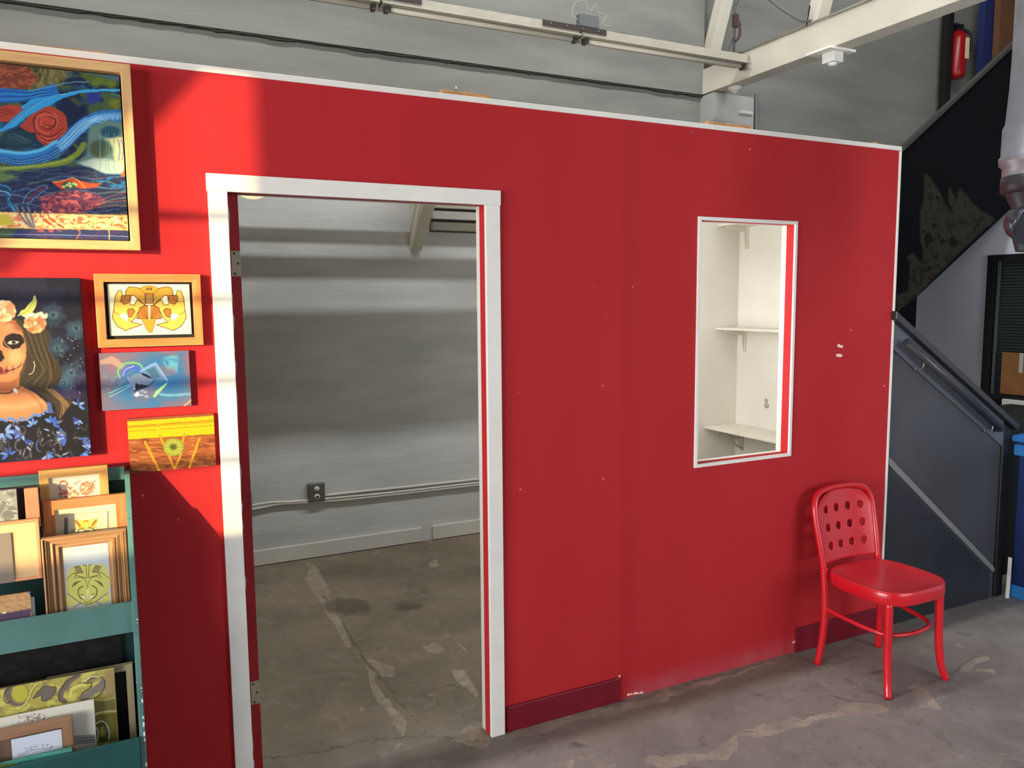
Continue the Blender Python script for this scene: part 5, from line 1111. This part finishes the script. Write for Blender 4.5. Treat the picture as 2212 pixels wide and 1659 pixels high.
p.ell(180, 880, 130, 130, GV, 12, .9); p.ell(210, 870, 90, 100, (190, 184, 70), 26, .9); p.line([(130, 780), (60, 850), (40, 930), (70, 970), (110, 965)], 8, GD, 4); p.line([(90, 1040), (200, 1030), (280, 960), (330, 850), (400, 760), (480, 720)], 14, YL, 5); p.line([(80, 1048), (210, 1040), (300, 960), (345, 850), (420, 740)], 4, GD, 3)
p.poly([(350, 925), (400, 850), (470, 800), (560, 795), (600, 800), (590, 850), (540, 920), (480, 955), (440, 945), (430, 890)], GV, 5, smooth=True); p.line([(350, 925), (400, 850), (470, 800), (560, 800), (598, 805), (585, 860), (530, 925), (470, 952), (440, 940), (432, 890), (350, 925)], 6, GD, 4)
p.line([(830, 670), (740, 740), (660, 830), (640, 920), (680, 950)], 60, GV, 12); p.line([(840, 660), (720, 735), (640, 830), (622, 920), (660, 958), (715, 960)], 7, GD, 4); p.line([(780, 830), (830, 770), (900, 760), (960, 760), (960, 800), (880, 860), (840, 930)], 10, GD, 4)
p.line([(740, 900), (760, 830), (830, 790), (900, 780)], 34, YL, 6); p.line([(880, 920), (960, 860), (1060, 790), (1090, 750)], 70, (128, 120, 112), 14); p.line([(920, 740), (1000, 700), (1080, 700), (1110, 760), (1080, 850), (1000, 920), (860, 940)], 8, GD, 4); p.line([(860, 760), (960, 700), (1060, 690)], 9, (230, 224, 160), 4)
p.poly([(1100, 640), (1210, 600), (1215, 900), (1110, 920), (1130, 780)], (166, 140, 96), 20, .8); p.line([(980, 935), (1110, 945), (1215, 915)], 8, (214, 206, 180), 4); p.line([(1000, 950), (1110, 955), (1220, 925)], 5, GD, 3)
p.poly([(1000, 960), (1220, 940), (1225, 1050), (1000, 1080)], (132, 122, 66), 14, .9); p.line([(1000, 1085), (1100, 1060), (1225, 1050)], 12, (214, 208, 180), 5); p.poly([(1000, 1100), (1230, 1070), (1240, 1370), (1000, 1400)], (124, 116, 54), 14, .9)
p.ell(1080, 1280, 78, 110, (90, 82, 50), 10); p.line([(1020, 1190), (1070, 1165), (1120, 1190), (1150, 1260), (1150, 1350)], 12, (224, 218, 186), 4); p.line([(1020, 1230), (1040, 1290), (1030, 1380)], 12, (206, 200, 170), 5); p.ell(1085, 1270, 34, 60, (160, 152, 76), 18, .9)
tag(p.build('swirl_canvas', None, .012, PAINT, side=(190, 180, 130)), 'unframed yellow and grey swirl painting in the lower rack pocket', 'painting')
y = -.196
R = (xpx(0, 1600, y)-.12, xpx(205.5, 1560, y), .215, zpx(100, 1531, y))
p = Pic(R[0], R[1], R[2], R[3], y, .0008, 0, 1320, S4, (220, 216, 202)); random.seed(5); p.wob(3, 14)
for k in range(60):
    cx, cy = random.gauss(370, 80), random.gauss(1150, 22)-abs(random.gauss(0, 12)); a = random.uniform(0, 6.28); r = random.uniform(12, 24)
    p.line([(cx, cy), (cx+r*math.cos(a), cy+r*.7*math.sin(a)), (cx+r*math.cos(a+1.6), cy+r*math.sin(a+1.6))], 3.5, (84, 72, 58), 2.5, .85)
for k in range(8): p.line([(100+k*22, 1225-k*6), (140+k*20, 1190-k*4)], 3, (120, 108, 92), 3, .6)
for k in range(9): p.line([(770, 1325+k*11), (860, 1318+k*10), (1005, 1310+k*9)], 6, [(60, 42, 48), (150, 130, 134), (40, 28, 34)][k % 3], 4, .9)
tag(p.build('ink_tree_sheet', None, .004, PAPER, side=(230, 228, 220)), 'white sheet with a scribbled ink tree top in front of the swirl painting', 'drawing')
y = -.232
R = (xpx(0, 1600, y)-.05, xpx(157, 1580, y), .215, zpx(110, 1558, y))
g = framed('framed_note', 'brown wood frame holding a white handwritten card, in the lower rack pocket', 'picture', R, .0255, y, .02, ('dusty_walnut', (160, 122, 92), (138, 102, 76)), innermat=mat('brown_back', (120, 96, 76), .7))
x0_, x1_ = xpx(24, 1600, y+.008), xpx(134.5, 1600, y+.008)
p = Pic(x0_, x1_, zpx(80, 1640, y+.008), zpx(80, 1586, y+.008), y+.008, .00045, 0, 1320, S4, (206, 212, 226)); INK = (78, 84, 92)
def L(*pts, w=4): p.line(list(pts), w, INK, 2, .9, smooth=False)
def O(cx, cy, rx, ry): p.line([(cx+rx*math.cos(t), cy+ry*math.sin(t)) for t in np.linspace(0, 6.4, 14)], 4, INK, 2, .9)
O(205, 1520, 14, 17); L((232, 1490), (238, 1525), (258, 1515)); O(284, 1462, 0, 0)
L((266, 1448), (272, 1482)); p.line([(266, 1448), (290, 1446), (300, 1462), (290, 1478), (272, 1482)], 4, INK, 2, .9)
L((318, 1434), (322, 1466), (344, 1460)); L((318, 1434), (340, 1429)); L((320, 1449), (338, 1445))
L((362, 1456), (358, 1424), (392, 1440), (394, 1408))
p.line([(468, 1412), (450, 1408), (444, 1420), (466, 1432), (464, 1444), (442, 1442)], 4, INK, 2, .9)
L((484, 1412), (520, 1410)); L((502, 1411), (502, 1442)); L((528, 1448), (546, 1424), (562, 1440)); L((536, 1440), (556, 1434))
p.line([(250, 1510), (330, 1475), (410, 1458), (470, 1458), (520, 1452), (545, 1440), (560, 1440)], 5, (70, 110, 130), 3)
p.build('note_card', g, .001, PAPER)
y = -.2545
R = (xpx(0, 1650, y)-.12, xpx(157, 1640, y), .14+.075, zpx(100, 1626, y))
p = Pic(R[0], R[1], R[2], R[3], y, .001, 0, 1320, S4, (70, 140, 124)); p.wob(10, 50); p.poly([(-500, 1640), (200, 1600), (500, 1570), (780, 1520), (780, 1800), (-500, 1800)], (86, 104, 48), 14); p.nz((52, 64, 34), 40, 30, .5, .58, .9, [(200, 1600), (780, 1540), (780, 1700), (200, 1700)], 8); p.line([(-300, 1640), (200, 1590), (500, 1540), (780, 1500)], 10, (44, 120, 130), 8, .8); p.line([(0, 1600), (300, 1540), (780, 1470)], 12, (104, 176, 150), 10, .7)
tag(p.build('green_landscape_canvas', None, .005, PAINT, side=(60, 110, 96)), 'green and teal landscape painting at the very front of the lower rack pocket', 'painting')
# ------------------------------------------------------------------ outside the storefront: unseen blocks added to shade the sun
BRK = mat('sun_block_masonry', (150, 120, 100), .9, noise=.2, nscale=4)
# the sun reaches the red wall only left of x = .39, cut by the added blocks and the window head
def sx(x0, y): return x0+1.2*y        # position, at depth y, of the ray that meets the wall at x0
def sz(z0, y): return z0-.18*y
tag(mk('sun_block_tall', MB().box(sx(.392, -6.0), 6.0, -7.6, -6.0, 0, 6.5), BRK), 'tall unseen block added outside the storefront to end the sun patch on its right', 'sun blocker')
tag(mk('sun_block_low', MB().box(-16, sx(.39, -5.85)+.9, -5.95, -5.8, 0, sz(.955, -5.8)), BRK), 'low unseen block added outside the storefront to end the sun patch below', 'wall')
tag(mk('sun_block_slope', MB().prism([(sx(.245, -4.8), sz(2.46, -4.8)), (sx(-.34, -4.8), sz(1.80, -4.8)), (sx(-.9, -4.8), sz(1.80, -4.8)), (sx(-.9, -4.8), sz(2.46, -4.8))], 1, -4.83, -4.8), mat('sun_block_cloth', (120, 60, 50), .8)), 'sloping unseen sheet added outside the storefront to shade the upper left wall', 'awning')
